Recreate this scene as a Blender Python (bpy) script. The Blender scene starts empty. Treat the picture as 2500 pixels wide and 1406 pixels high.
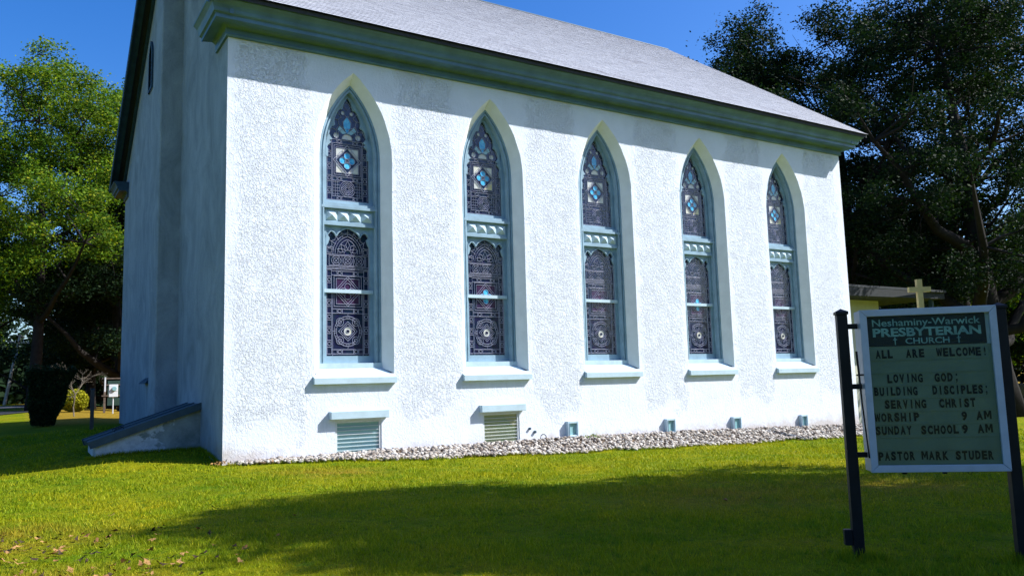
import bpy, math, random
import numpy as np
from mathutils import Vector, Matrix
R_ = math.radians
scene = bpy.context.scene
COL = scene.collection

# ------------------------------------------------------------------ camera
CAM = (-4.2743, -19.4261, 1.60)
yaw, pitch, roll, foc = 0.5594, 0.1184, -0.0285, 1981.5
fv = Vector((math.sin(yaw)*math.cos(pitch), math.cos(yaw)*math.cos(pitch), math.sin(pitch)))
rv = Vector((math.cos(yaw), -math.sin(yaw), 0)); uv_ = rv.cross(fv)
c_, s_ = math.cos(roll), math.sin(roll)
rr = c_*rv + s_*uv_; uu = -s_*rv + c_*uv_
cd = bpy.data.cameras.new('camera'); cam = bpy.data.objects.new('camera', cd); COL.objects.link(cam)
cam.matrix_world = Matrix(((rr.x, uu.x, -fv.x, CAM[0]), (rr.y, uu.y, -fv.y, CAM[1]), (rr.z, uu.z, -fv.z, CAM[2]), (0, 0, 0, 1)))
cd.sensor_width = 36; cd.lens = 36*foc/2500; cd.clip_end = 3000; cd.clip_start = 0.05
scene.camera = cam
# ------------------------------------------------------------------ sky and sun
SUN = Vector((0.94, -0.55, 1.0)).normalized()
EL = math.asin(SUN.z); AZ = math.atan2(SUN.x, SUN.y)
w = bpy.data.worlds.new('World'); scene.world = w; w.use_nodes = True
nt = w.node_tree; nt.nodes.clear()
sky = nt.nodes.new('ShaderNodeTexSky'); sky.sky_type = 'NISHITA'; sky.sun_disc = False
sky.sun_elevation = EL; sky.sun_rotation = AZ; sky.air_density = 1.0; sky.dust_density = 1.2; sky.ozone_density = 4.0
hs = nt.nodes.new('ShaderNodeHueSaturation'); hs.inputs['Saturation'].default_value = 1.36; hs.inputs['Hue'].default_value = 0.512; hs.inputs['Value'].default_value = 1.0
bg = nt.nodes.new('ShaderNodeBackground'); bg.inputs[1].default_value = 0.12
wo = nt.nodes.new('ShaderNodeOutputWorld')
nt.links.new(sky.outputs[0], hs.inputs['Color']); nt.links.new(hs.outputs[0], bg.inputs[0]); nt.links.new(bg.outputs[0], wo.inputs[0])
sl = bpy.data.lights.new('sun', 'SUN'); sl.energy = 5.0; sl.angle = R_(0.5); sl.color = (1.0, 0.98, 0.96)
so = bpy.data.objects.new('sun', sl); COL.objects.link(so); so.location = (30, -30, 40)
so.rotation_euler = (-SUN).to_track_quat('-Z', 'Y').to_euler()
scene.view_settings.view_transform = 'Standard'; scene.view_settings.look = 'None'
scene.view_settings.gamma = 1; scene.view_settings.exposure = 0.82
scene.cycles.max_bounces = 6; scene.cycles.transparent_max_bounces = 8
scene.cycles.use_denoising = True

# ------------------------------------------------------------------ helpers
class MB:
    def __init__(s): s.v = []; s.f = []
    def add(s, vs, fs):
        n = len(s.v); s.v += [tuple(p) for p in vs]; s.f += [tuple(i+n for i in f) for f in fs]; return s
    def poly(s, pts): return s.add(pts, [tuple(range(len(pts)))])
    def box(s, x0, x1, y0, y1, z0, z1):
        return s.add([(x0,y0,z0),(x1,y0,z0),(x1,y1,z0),(x0,y1,z0),(x0,y0,z1),(x1,y0,z1),(x1,y1,z1),(x0,y1,z1)],
                     [(0,3,2,1),(4,5,6,7),(0,1,5,4),(1,2,6,5),(2,3,7,6),(3,0,4,7)])
    def obox(s, c, half, mat3):
        c = Vector(c); vs = []
        for dz in (-1,1):
            for dx, dy in ((-1,-1),(1,-1),(1,1),(-1,1)):
                vs.append(c + mat3 @ Vector((dx*half[0], dy*half[1], dz*half[2])))
        return s.add(vs, [(0,3,2,1),(4,5,6,7),(0,1,5,4),(1,2,6,5),(2,3,7,6),(3,0,4,7)])
    def tube(s, pts, rads, n=6, cap=True):
        pts = [Vector(p) for p in pts]; base = len(s.v); rings = []
        for i, p in enumerate(pts):
            a = pts[max(i-1,0)]; b = pts[min(i+1,len(pts)-1)]; d = (b-a)
            d = d.normalized() if d.length > 1e-9 else Vector((0,0,1))
            up = Vector((0,0,1)) if abs(d.z) < .9 else Vector((1,0,0))
            e = d.cross(up).normalized(); f = d.cross(e)
            r = rads[i] if hasattr(rads,'__len__') else rads
            ring = [p + (e*math.cos(2*math.pi*k/n) + f*math.sin(2*math.pi*k/n))*r for k in range(n)]
            s.v += [tuple(q) for q in ring]
        for i in range(len(pts)-1):
            for k in range(n):
                a = base+i*n+k; b = base+i*n+(k+1)%n
                s.f.append((a, b, b+n, a+n))
        if cap:
            s.f.append(tuple(base+k for k in range(n))[::-1]); s.f.append(tuple(base+(len(pts)-1)*n+k for k in range(n)))
        return s
    def prism(s, outline, y0, y1):
        """closed outline in (x,z), extruded from y0 to y1"""
        n = len(outline); vs = [(x,y0,z) for x,z in outline] + [(x,y1,z) for x,z in outline]
        fs = [tuple(range(n)), tuple(range(2*n-1, n-1, -1))] + [(i, (i+n), (i+1)%n+n, (i+1)%n) for i in range(n)]
        return s.add(vs, fs)
    def band(s, a, b, y0, y1, closed=False):
        """strip between two equally long (x,z) curves a and b, extruded y0 (front) to y1"""
        n = len(a); vs = [(x,y0,z) for x,z in a]+[(x,y0,z) for x,z in b]+[(x,y1,z) for x,z in a]+[(x,y1,z) for x,z in b]
        fs = []
        for i in range(n if closed else n-1):
            j = (i+1) % n
            fs += [(i,j,n+j,n+i), (i,2*n+i,2*n+j,j), (n+i,n+j,3*n+j,3*n+i)]
        return s.add(vs, fs)
    def mesh(s, name, mat, smooth=False):
        me = bpy.data.meshes.new(name); me.from_pydata(s.v, [], s.f); me.update()
        if mat: me.materials.append(mat)
        if smooth: me.polygons.foreach_set('use_smooth', [True]*len(me.polygons))
        return me
    def build(s, name, mat, parent=None, smooth=False, **kw):
        o = bpy.data.objects.new(name, s.mesh(name, mat, smooth)); COL.objects.link(o)
        if parent: o.parent = parent
        for k, v in kw.items(): o[k] = v
        return o
def bevel(o, wd=.01, seg=1):
    m = o.modifiers.new('bevel', 'BEVEL'); m.width = wd; m.segments = seg; m.limit_method = 'ANGLE'; m.angle_limit = R_(40); return o
def thing(name, label, cat, loc=(0,0,0), rz=0, group=None):
    o = bpy.data.objects.new(name, None); COL.objects.link(o); o.location = loc; o.rotation_euler = (0,0,rz)
    o.empty_display_size = .2
    return tag(o, label, cat, group)
def tag(o, label, cat, group=None):
    o['label'] = label; o['category'] = cat
    if group: o['group'] = group
    return o
def inst(name, me, parent=None, loc=None, **kw):
    o = bpy.data.objects.new(name, me); COL.objects.link(o)
    if parent: o.parent = parent
    if loc: o.location = loc
    for k, v in kw.items(): o[k] = v
    return o

# ------------------------------------------------------------------ materials
class NT:
    def __init__(s, name, rough=.7, spec=.3):
        s.m = bpy.data.materials.new(name); s.m.use_nodes = True; s.t = s.m.node_tree
        s.b = s.t.nodes['Principled BSDF']; s.b.inputs['Roughness'].default_value = rough
        s.b.inputs['Specular IOR Level'].default_value = spec
        s.out = s.t.nodes['Material Output']
        g = s.n('ShaderNodeNewGeometry'); s.pos = g.outputs['Position']; s.geo = g
    def n(s, typ, **kw):
        q = s.t.nodes.new(typ)
        for k, v in kw.items(): setattr(q, k, v)
        return q
    def l(s, a, b): s.t.links.new(a, b)
    def noise(s, scale, detail=4, rough=.55, dist=0, vec=None, sc3=None, out=0):
        q = s.n('ShaderNodeTexNoise'); q.inputs['Scale'].default_value = scale; q.inputs['Detail'].default_value = detail
        q.inputs['Roughness'].default_value = rough; q.inputs['Distortion'].default_value = dist
        v = vec or s.pos
        if sc3:
            mp = s.n('ShaderNodeMapping'); mp.inputs['Scale'].default_value = sc3; s.l(v, mp.inputs[0]); v = mp.outputs[0]
        s.l(v, q.inputs['Vector']); return q.outputs[out]
    def ramp(s, fac, stops):
        q = s.n('ShaderNodeValToRGB'); e = q.color_ramp.elements
        while len(e) < len(stops): e.new(.5)
        for i, (p, c) in enumerate(stops):
            e[i].position = p; e[i].color = (*c, 1) if hasattr(c, '__len__') else (c, c, c, 1)
        s.l(fac, q.inputs[0]); return q.outputs[0]
    def mix(s, fac, a, b, mode='MIX'):
        q = s.n('ShaderNodeMix', data_type='RGBA', blend_type=mode)
        for inp, v in ((q.inputs[0], fac), (q.inputs[6], a), (q.inputs[7], b)):
            if hasattr(v, 'is_output'): s.l(v, inp)
            elif hasattr(v, '__len__'): inp.default_value = (*v, 1)
            else: inp.default_value = v
        return q.outputs[2]
    def math(s, op, a, b=None, c=None, clamp=False):
        q = s.n('ShaderNodeMath', operation=op); q.use_clamp = clamp
        for i, v in enumerate((a, b, c)):
            if v is None: continue
            if hasattr(v, 'is_output'): s.l(v, q.inputs[i])
            else: q.inputs[i].default_value = v
        return q.outputs[0]
    def bump(s, h, strength=.5, dist=.01):
        q = s.n('ShaderNodeBump'); q.inputs['Strength'].default_value = strength; q.inputs['Distance'].default_value = dist
        s.l(h, q.inputs['Height']); s.l(q.outputs[0], s.b.inputs['Normal'])
    def base(s, c):
        if hasattr(c, 'is_output'): s.l(c, s.b.inputs['Base Color'])
        else: s.b.inputs['Base Color'].default_value = (*c, 1)
    def xyz(s):
        q = s.n('ShaderNodeSeparateXYZ'); s.l(s.pos, q.inputs[0]); return q.outputs
def simple(name, col, rough=.6, var=.15, scale=6, bumps=.15, spec=.3, bscale=60, metal=0):
    t = NT(name, rough, spec); a = tuple(c*(1-var) for c in col); b = tuple(min(1, c*(1+var)) for c in col)
    t.base(t.ramp(t.noise(scale, 6, .6), [(.3, a), (.7, b)]))
    t.b.inputs['Metallic'].default_value = metal
    if bumps: t.bump(t.noise(bscale, 4), bumps, .004)
    return t.m
def stucco(name, albedo, dirty, smooth_margin=True):
    t = NT(name, .92, .15); x, y, z = t.xyz()
    # rough dashed finish: ridged chips with smooth floated margins
    nz = t.noise(1.0, 5, .62, .45, sc3=(16, 16, 11)); nz2 = t.noise(1.0, 4, .6, .2, sc3=(31, 31, 24)); nz = t.math('MULTIPLY_ADD', nz2, .35, t.math('MULTIPLY', nz, .65)); chips = t.ramp(nz, [(.475, 0.), (.535, 1.)])
    fine = t.noise(70, 4, .6)
    patch = t.ramp(t.noise(1.1, 4, .6), [(.28, 0.), (.40, 1.)])
    if smooth_margin:
        f = t.math('ABSOLUTE', t.math('SUBTRACT', t.math('FLOORED_MODULO', t.math('SUBTRACT', x, 3.17-2.08), 4.16), 2.08))
        f = t.math('ADD', f, t.math('MULTIPLY', t.math('SUBTRACT', t.noise(2.6, 6, .7), .5), 1.1))
        fm = t.math('MULTIPLY_ADD', f, 3.2, -3.4, clamp=True)
        low = t.math('MULTIPLY_ADD', t.math('ADD', z, t.math('MULTIPLY', t.math('SUBTRACT', t.noise(.9, 3), .5), 2.4)), 3.0, -2.2, clamp=True)
        mask = t.math('MULTIPLY', t.math('MULTIPLY', fm, 1.0), low)
        mask = t.math('MAXIMUM', mask, t.math('MULTIPLY', patch, .18))
        mask = t.math('MULTIPLY', t.math('MULTIPLY', mask, t.math('MAXIMUM', patch, .3)), t.ramp(t.noise(2.3, 4, .6), [(.3, .35), (.62, 1.)]))
    else: mask = t.math('MULTIPLY', patch, .12)
    h = t.math('ADD', t.math('MULTIPLY', chips, mask), t.math('MULTIPLY', fine, .07))
    h = t.math('ADD', h, t.math('MULTIPLY', t.noise(3.0, 3), .5))
    t.bump(h, 1.0, .018)
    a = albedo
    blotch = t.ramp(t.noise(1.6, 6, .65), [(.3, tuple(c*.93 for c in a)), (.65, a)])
    # dirt in the pits of the dash
    pits = t.ramp(t.noise(34, 3, .6, .4), [(.24, .65), (.29, 1.)])
    col = t.mix(1, blotch, pits, 'MULTIPLY')
    if smooth_margin:
        g = t.math('ABSOLUTE', t.math('SUBTRACT', t.math('FLOORED_MODULO', t.math('SUBTRACT', x, 3.17-2.08), 4.16), 2.08))
        g = t.math('MULTIPLY', t.math('MULTIPLY_ADD', g, -5.0, 5.6, clamp=True), t.math('MULTIPLY_ADD', z, -6., 11.0, clamp=True))
        g = t.math('MULTIPLY', g, t.ramp(t.noise(1.0, 5, .7, .2, sc3=(7, 7, .8)), [(.42, 0.), (.7, .2)])); col = t.mix(t.math('MULTIPLY', g, t.math('MULTIPLY_ADD', z, 1.0, .0, clamp=True)), col, (.42, .42, .40))
    # soil splashed on the foot of the wall and mildew streaks
    d = t.math('ADD', t.math('MULTIPLY', z, -1.6), t.math('MULTIPLY', t.noise(2.5, 5, .65), 1.5))
    d = t.math('ADD', d, t.math('MULTIPLY', t.math('MAXIMUM', t.math('SUBTRACT', 1.4, x), 0.), .35))
    foot = t.ramp(d, [(.42, 0.), (.95, .5), ])
    col = t.mix(foot, col, (.40, .30, .19))
    if dirty:
        st = t.noise(1.0, 7, .7, .8, sc3=(.8, .8, .55)); stm = t.ramp(st, [(.36, 0.), (.72, .62)])
        col = t.mix(stm, col, (.10, .14, .15))
        sp = t.ramp(t.noise(22, 4, .7), [(.60, 0.), (.68, .7)]); col = t.mix(sp, col, (.12, .13, .12))
    else:
        st = t.noise(1.0, 5, .65, .2, sc3=(.9, .9, .25)); up = t.math('MULTIPLY_ADD', z, .9, -8.2, clamp=True)
        stm = t.math('MULTIPLY', t.ramp(st, [(.42, 0.), (.68, .10)]), up); col = t.mix(stm, col, (.30, .29, .33))
    t.base(col); return t.m

M = {}
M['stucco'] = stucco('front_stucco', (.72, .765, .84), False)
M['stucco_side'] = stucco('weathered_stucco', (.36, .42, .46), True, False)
M['reveal'] = simple('smooth_reveal_plaster', (.78, .80, .80), .85, .06, 3, .5, .15, 40)
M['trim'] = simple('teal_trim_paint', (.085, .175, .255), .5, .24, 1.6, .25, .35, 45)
M['trim_dark'] = simple('shaded_and_dark_trim_paint', (.022, .055, .08), .6, .3, 3, .25, .3)  # teal paint darkened for deep shade at the rear eave; also plain dark fittings
M['window_trim'] = simple('window_blue_green_paint', (.23, .35, .43), .5, .16, 3, .2, .4)
M['sill'] = simple('painted_stone_sill', (.43, .56, .63), .6, .08, 4, .5, .3, 55)
M['lead'] = simple('oxidised_lead_came', (.33, .34, .45), .5, .15, 20, 0, .5)
def glass(name, c, c2, rough=.08, sc=9):
    t = NT(name, rough, .6)
    cell = t.n('ShaderNodeTexVoronoi'); cell.inputs['Scale'].default_value = sc; t.l(t.pos, cell.inputs['Vector'])
    sp = t.n('ShaderNodeSeparateColor'); t.l(cell.outputs['Color'], sp.inputs[0])
    t.base(t.mix(sp.outputs[0], c, c2)); t.bump(t.noise(9, 3), .4, .012); return t.m
M['glass_dark'] = glass('dark_purple_stained_glass', (.012, .012, .050), (.010, .024, .050))
M['glass_blue'] = glass('blue_opalescent_glass', (.02, .30, .62), (.12, .55, .80), .15, 14)
M['glass_white'] = glass('cream_opalescent_glass', (.50, .52, .50), (.62, .60, .48), .2, 6)
M['glass_amber'] = glass('amber_opalescent_glass', (.55, .45, .16), (.62, .58, .30), .2, 6)
M['glass_mauve'] = glass('mauve_glass', (.055, .02, .06), (.03, .02, .06), .15, 10)
M['glass_lattice'] = glass('aqua_louvre_glass', (.22, .42, .46), (.27, .45, .45), .1, 2)
M['glass_olive'] = glass('olive_louvre_glass', (.26, .33, .20), (.34, .34, .20), .1, 2)
M['louvre_edge'] = simple('aluminium_white', (.62, .66, .68), .4, .08, 8, 0, .5)
M['interior'] = simple('dark_interior', (.01, .01, .012), 1, 0, 1, 0, 0)
# roof slates: each slate its own tone through a per-face attribute
t = NT('grey_slate', .42, .45)
at = t.n('ShaderNodeAttribute'); at.attribute_name = 'tone'
cc = t.ramp(at.outputs['Fac'], [(0., (.07, .07, .09)), (.12, (.14, .14, .17)), (.35, (.40, .41, .43)), (.75, (.50, .51, .53)), (1., (.64, .64, .64))])
gr = t.ramp(t.noise(9, 6, .7), [(.3, .93), (.7, 1.05)]); cc = t.mix(1, cc, gr, 'MULTIPLY')
big = t.ramp(t.noise(.55, 5, .65, .6, sc3=(.9, .9, .9)), [(.60, 0.), (.74, .5)]); cc = t.mix(big, cc, (.13, .10, .10))
t.base(cc); t.bump(t.noise(45, 4), .12, .003); M['slate'] = t.m
M['slate_under'] = simple('roof_boards', (.03, .034, .038), .8, .2)
M['cream'] = simple('cream_render', (.48, .48, .38), .9, .08, 2, .4)
M['cream_wood'] = simple('cream_painted_wood', (.50, .40, .18), .6, .1, 3, .2)
M['bark'] = simple('bark', (.022, .019, .017), .9, .35, 3, 1.0, .1, 14)
M['bark_pale'] = simple('pale_bark', (.17, .145, .11), .9, .25, 5, .6, .1, 20)
M['asphalt'] = simple('asphalt', (.10, .10, .105), .9, .2, 2, .5, .2, 90)
M['asphalt_dark'] = simple('dark_asphalt', (.025, .027, .032), .9, .2, 2, .5, .2, 90)  # darker asphalt tone, used on the driveway only
M['pole_wood'] = simple('weathered_pole_wood', (.42, .38, .33), .85, .2, 4, .4, .1)
M['post_wood'] = simple('weathered_post_wood', (.13, .10, .08), .9, .3, 4, .4, .1)
M['meter'] = simple('pale_grey_meter_box', (.62, .64, .66), .5, .05, 4, 0, .4)
M['black_paint'] = simple('black_metal_paint', (.010, .011, .012), .5, .25, 8, .15, .2)
M['alu'] = simple('brushed_pale_aluminium', (.42, .47, .52), .38, .08, 10, .1, .5)
M['sign_black'] = simple('black_header_panel', (.004, .008, .009), .6, .1, 5, 0, .5)
M['sign_board'] = simple('green_white_acrylic_board', (.15, .185, .135), .4, .10, 5, .1, .4)
M['sign_ink'] = simple('black_letter', (.010, .010, .012), .45, .1, 5, 0, .3)
M['sign_ghost'] = simple('faded_header_lettering', (.20, .34, .32), .5, .3, 14, 0, .3)
M['brown'] = simple('dry_leaf_brown', (.24, .12, .045), .8, .5, 20, .3, .15, 40)
M['tan'] = simple('dry_leaf_tan', (.34, .19, .07), .8, .3, 20, .3, .15, 40)
M['dkleaf'] = simple('dry_leaf_dark', (.05, .032, .02), .8, .4, 20, .3, .15, 40)
M['stone_brown'] = simple('brown_field_stone', (.30, .19, .10), .9, .3, 9, .8, .1, 25)
t = NT('gravel_stone', .85, .2)
at = t.n('ShaderNodeAttribute'); at.attribute_name = 'tone'
t.base(t.mix(1, t.ramp(at.outputs['Fac'], [(0., (.09, .07, .06)), (.3, (.24, .20, .165)), (.65, (.42, .38, .33)), (1., (.62, .59, .54))]),
       t.ramp(t.noise(30, 4, .6), [(.3, .75), (.7, 1.1)]), 'MULTIPLY')); M['gravel'] = t.m
M['soil'] = simple('bare_soil', (.16, .11, .07), .95, .35, 9, .8, .1, 30)

def lawn_color(t):
    n1 = t.noise(.42, 5, .6, .5); n2 = t.noise(1.9, 5, .65, .3); n3 = t.noise(9, 4, .7)
    c = t.ramp(n1, [(.30, (.105, .215, .003)), (.50, (.235, .30, .004)), (.68, (.36, .34, .006))])
    c = t.mix(t.ramp(n2, [(.35, 0.), (.7, .65)]), c, (.34, .32, .007))
    c = t.mix(t.ramp(t.noise(5.5, 4, .7, .4), [(.54, 0.), (.64, .7)]), c, (.07, .18, .008))
    c = t.mix(t.ramp(t.noise(3.3, 5, .75, .6), [(.60, 0.), (.72, .6)]), c, (.36, .27, .05))
    # dry patches
    for (px, py, r) in ((4.2, -11.2, 2.2), (6.8, -12.0, 2.0), (-4.6, -8.5, 1.9), (-3.9, -11.6, 1.2), (1.5, -3.0, 1.6)):
        vm = t.n('ShaderNodeVectorMath', operation='DISTANCE'); t.l(t.pos, vm.inputs[0]); vm.inputs[1].default_value = (px, py, 0)
        k = t.math('SUBTRACT', 1.0, t.math('DIVIDE', vm.outputs['Value'], r), clamp=True)
        k = t.math('MULTIPLY', k, t.ramp(n2, [(.3, .15), (.62, 1.)])); k = t.math('MULTIPLY', k, .9, clamp=True)
        c = t.mix(k, c, (.42, .27, .03))
    # straw coloured grass behind the church
    x, y, z = t.xyz(); k = t.math('MULTIPLY', t.math('MULTIPLY_ADD', y, .25, -4.2, clamp=True), t.math('MULTIPLY_ADD', x, .9, 3.1, clamp=True))
    k = t.math('MULTIPLY', k, .9); c = t.mix(k, c, (.42, .26, .03))
    return c, n3
t = NT('lawn_ground', .95, .05); c, n3 = lawn_color(t); t.base(t.mix(1, c, t.ramp(n3, [(.3, .40), (.7, .72)]), 'MULTIPLY')); t.bump(t.noise(28, 5, .7), .9, .03); M['lawn'] = t.m
t = NT('grass_blade', .6, .15); c, n3 = lawn_color(t)
at = t.n('ShaderNodeAttribute'); at.attribute_name = 'tone'
c = t.mix(1, c, t.ramp(at.outputs['Fac'], [(0., (.62, .75, .5)), (.6, (1.05, 1.05, 1.)), (.92, (1.25, 1.2, 1.3)), (1., (1.9, 1.45, 2.5))]), 'MULTIPLY')
t.base(c)
tr = t.n('ShaderNodeBsdfTranslucent'); t.l(c, tr.inputs[0]); mx = t.n('ShaderNodeMixShader'); mx.inputs[0].default_value = .35
t.l(t.b.outputs[0], mx.inputs[1]); t.l(tr.outputs[0], mx.inputs[2]); t.l(mx.outputs[0], t.out.inputs[0]); M['blade'] = t.m
def leafmat(name, stops, trans=.35):
    t = NT(name, .65, .08); at = t.n('ShaderNodeAttribute'); at.attribute_name = 'tone'
    c = t.ramp(at.outputs['Fac'], stops); c = t.mix(1, c, t.ramp(t.noise(.35, 3), [(.35, .75), (.65, 1.2)]), 'MULTIPLY'); t.base(c)
    tr = t.n('ShaderNodeBsdfTranslucent'); t.l(t.mix(1, c, (1.2, 1.35, .5), 'MULTIPLY'), tr.inputs[0])
    mx = t.n('ShaderNodeMixShader'); mx.inputs[0].default_value = trans
    t.l(t.b.outputs[0], mx.inputs[1]); t.l(tr.outputs[0], mx.inputs[2]); t.l(mx.outputs[0], t.out.inputs[0]); return t.m
M['leaf_bright'] = leafmat('yellow_green_leaves', [(0., (.05, .12, .010)), (.6, (.15, .25, .014)), (1., (.32, .33, .02))])
M['leaf_mid'] = leafmat('mid_green_leaves', [(0., (.022, .065, .014)), (.5, (.085, .165, .014)), (.8, (.21, .27, .016)), (1., (.34, .33, .02))])
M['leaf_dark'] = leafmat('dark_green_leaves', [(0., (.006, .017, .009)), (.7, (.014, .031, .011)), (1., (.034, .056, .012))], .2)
M['leaf_gold'] = leafmat('golden_shrub_leaves', [(0., (.16, .18, .012)), (1., (.42, .38, .02))], .2)
M['leaf_hedge'] = leafmat('dark_hedge_leaves', [(0., (.006, .016, .008)), (1., (.036, .058, .016))], .1)

def set_tone(me, vals):
    a = me.attributes.new('tone', 'FLOAT', 'FACE'); a.data.foreach_set('value', np.asarray(vals, np.float32))

# ------------------------------------------------------------------ ground
def ip(x, xs, ys): return np.interp(x, xs, ys)
def sst(x): x = np.clip(x, 0, 1); return x*x*(3-2*x)
def ground_z(x, y):
    x = np.asarray(x, float); y = np.asarray(y, float)
    zw = ip(x, [-1, 0, 5, 9, 12, 15, 22.6, 40], [-.02, -.03, .0, .0, -.04, -.09, -.28, -.7])
    zf = ip(x, [-1, .5, 3.2, 7.7, 13.7, 21, 40], [-.02, -.06, -.13, -.28, -.45, -.58, -.78])
    ky = sst((y+1.25)/1.25)
    near = zf*np.exp(np.clip(y+1.25, -60, 0)/11.0)
    zwall = near*(1-ky)+zw*ky
    yb = np.maximum(y, 0)
    left = .25*(1-np.exp(-yb/2))+.012*np.minimum(yb, 50) - .17*np.clip(-x-2, 0, 2.6)*np.exp(-yb/14)*sst(yb/1.5)
    right = zf*(1-sst((y-5)/60)*.3)
    kb = sst((x-2)/20.)
    back = left*(1-kb)+right*kb
    k = sst(y/2.5)*sst((10-x)/12.) + sst((x-10)/12.)*sst(y/3.)
    z = np.where(y > 0, zwall*(1-np.clip(k,0,1))+np.clip(k,0,1)*back, zwall)
    z = np.where((x < 0) & (y > 0), zwall*np.clip(1-yb, 0, 1)*1.0+left, z)
    z = z + .07*sst((-y-5)/5)
    return z + .012*np.sin(x*1.3+y*.7)*np.sin(y*.9-x*.4)
def gz(x, y): return float(ground_z(x, y))
def axis(lo, hi, fine_lo, fine_hi, st):
    a = list(np.arange(fine_lo, fine_hi+1e-6, st)); q = st; v = fine_lo
    while v > lo: q *= 1.3; v -= q; a.insert(0, v)
    q = st; v = fine_hi
    while v < hi: q *= 1.3; v += q; a.append(v)
    return np.array(a)
gx = axis(-1500, 1500, -10, 30, .4); gy = axis(-1500, 1500, -22, 26, .4)
X, Y = np.meshgrid(gx, gy); Z = ground_z(X, Y)
vs = np.stack([X.ravel(), Y.ravel(), Z.ravel()], 1); nx, ny = len(gx), len(gy)
mb = MB(); mb.v = vs.tolist(); mb.f = [(j*nx+i, j*nx+i+1, (j+1)*nx+i+1, (j+1)*nx+i) for j in range(ny-1) for i in range(nx-1)]
mb.build('lawn_ground', M['lawn'], None, True, kind='structure')
def strip(name, pts, wd, mat, dz=.012, n=1):
    mb = MB(); P = [Vector((p[0], p[1], 0)) for p in pts]; Q = []
    for i in range(len(P)-1):
        m = max(1, int((P[i+1]-P[i]).length/2)); Q += [P[i].lerp(P[i+1], k/m) for k in range(m)]
    Q.append(P[-1]); rows = []
    for i, p in enumerate(Q):
        d = (Q[min(i+1, len(Q)-1)]-Q[max(i-1, 0)]).normalized(); nn = Vector((-d.y, d.x, 0)); row = []
        for k in range(5):
            q = p+nn*wd*(k/4-.5); row.append((q.x, q.y, gz(q.x, q.y)+dz))
        rows.append(row)
    for i in range(len(rows)-1):
        for k in range(4): mb.poly([rows[i][k], rows[i][k+1], rows[i+1][k+1], rows[i+1][k]])
    return mb.build(name, mat, None, True, kind='structure')
strip('road', [(-120, 84), (-40, 80), (-6, 77), (30, 76), (130, 80)], 7.0, M['asphalt'], .05)
strip('driveway', [(-60, 40), (-30, 37), (-12, 36.5), (-6.8, 38.5), (-4.2, 45)], 6.0, M['asphalt_dark'], .035)
strip('side_road', [(-90, 60), (-40, 56), (-12, 55), (-5.5, 61), (-5, 73.4)], 7.0, M['asphalt'], .03)

# ------------------------------------------------------------------ church
L, W = 23.15, 19.6
church = thing('church', 'white stucco church with pointed stained glass windows and grey slate roof', 'church')
WX = [3.19, 7.32, 11.43, 15.62, 19.83]
HO, SPR, APO, APZ_IN, HI, ZS = 1.05, 7.62, 9.80, 9.54, .81, 1.98
def arch(hw, spr, apex, n=12, seed=None):
    """points from right springing over the apex to the left springing (x,z)"""
    h = apex-spr; R = (hw*hw+h*h)/(2*hw); cx = hw-R; pts = []
    a1 = math.asin(min(1, h/R))
    right = [(cx+R*math.cos(a1*i/n), spr+R*math.sin(a1*i/n)) for i in range(n+1)]
    return right + [(-x, z) for x, z in right[-2::-1]]
rg = random.Random(5)
def front_wall():
    mb = MB(); ZB = -1.0; ZT = 10.45; ztop = 10.40
    def rect(x0, x1, z0, z1, holes=()):
        if x1-x0 < 1e-6 or z1-z0 < 1e-6: return
        xs = sorted({x0, x1, *[h[0] for h in holes], *[h[1] for h in holes]}); zs = sorted({z0, z1, *[q for q in (-.04, .0, .83, .84, ZS) if z0 < q < z1]})
        for i in range(len(xs)-1):
            for j in range(len(zs)-1):
                cx, cz = (xs[i]+xs[i+1])/2, (zs[j]+zs[j+1])/2
                if any(h[0] < cx < h[1] and h[2] < cz < h[3] for h in holes): continue
                mb.poly([(xs[i],0,zs[j]),(xs[i+1],0,zs[j]),(xs[i+1],0,zs[j+1]),(xs[i],0,zs[j+1])])
    holes = [(2.66, 3.88, -.04, .83), (6.83, 8.01, .0, .84)]
    px = 0
    for i, x in enumerate(WX):
        HM = HO+.03; rect(px, x-HM, ZB, ztop); px = x+HM
        hh = [h for h in holes if h[0] > x-HO and h[1] < x+HO]
        rect(x-HM, x+HM, ZB, ZS, hh)
        out = arch(HO, SPR, APO); out = [(HO, ZS)] + [(HO, z) for z in (3.4, 4.8, 6.2)] + out + [(-HO, z) for z in (6.2, 4.8, 3.4)] + [(-HO, ZS)]
        o2 = []
        for k, (a, b) in enumerate(out):
            j = .008 if 0 < k < len(out)-1 else 0
            o2.append((x+a+rg.uniform(-j, j), b+rg.uniform(-j, j)*(k > 4)))
        mb.poly([(x+HM, 0, ZS), (x+HM, 0, ztop), (x-HM, 0, ztop), (x-HM, 0, ZS)] + [(p[0], 0, p[1]) for p in o2[::-1]])
        WOUT.append(o2)
    rect(px, L, ZB, ztop)
    for h in holes:   # reveals of the cellar lights
        x0, x1, z0, z1 = h; d = .12
        mb.poly([(x0,0,z0),(x0,d,z0),(x0,d,z1),(x0,0,z1)]); mb.poly([(x1,0,z0),(x1,0,z1),(x1,d,z1),(x1,d,z0)])
        mb.poly([(x0,0,z1),(x0,d,z1),(x1,d,z1),(x1,0,z1)]); mb.poly([(x0,0,z0),(x1,0,z0),(x1,d,z0),(x0,d,z0)])
    return mb
WOUT = []
front_wall().build('wall', M['stucco'], church, label='front wall of rough dashed white stucco')
RISE = 0.70; EY, EZ = -.86, 10.80     # eave lip
def roof_z(y): y = min(y, W-y); return EZ+RISE*(y-EY)
gab = MB(); ys = [0, W/2, W]
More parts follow.
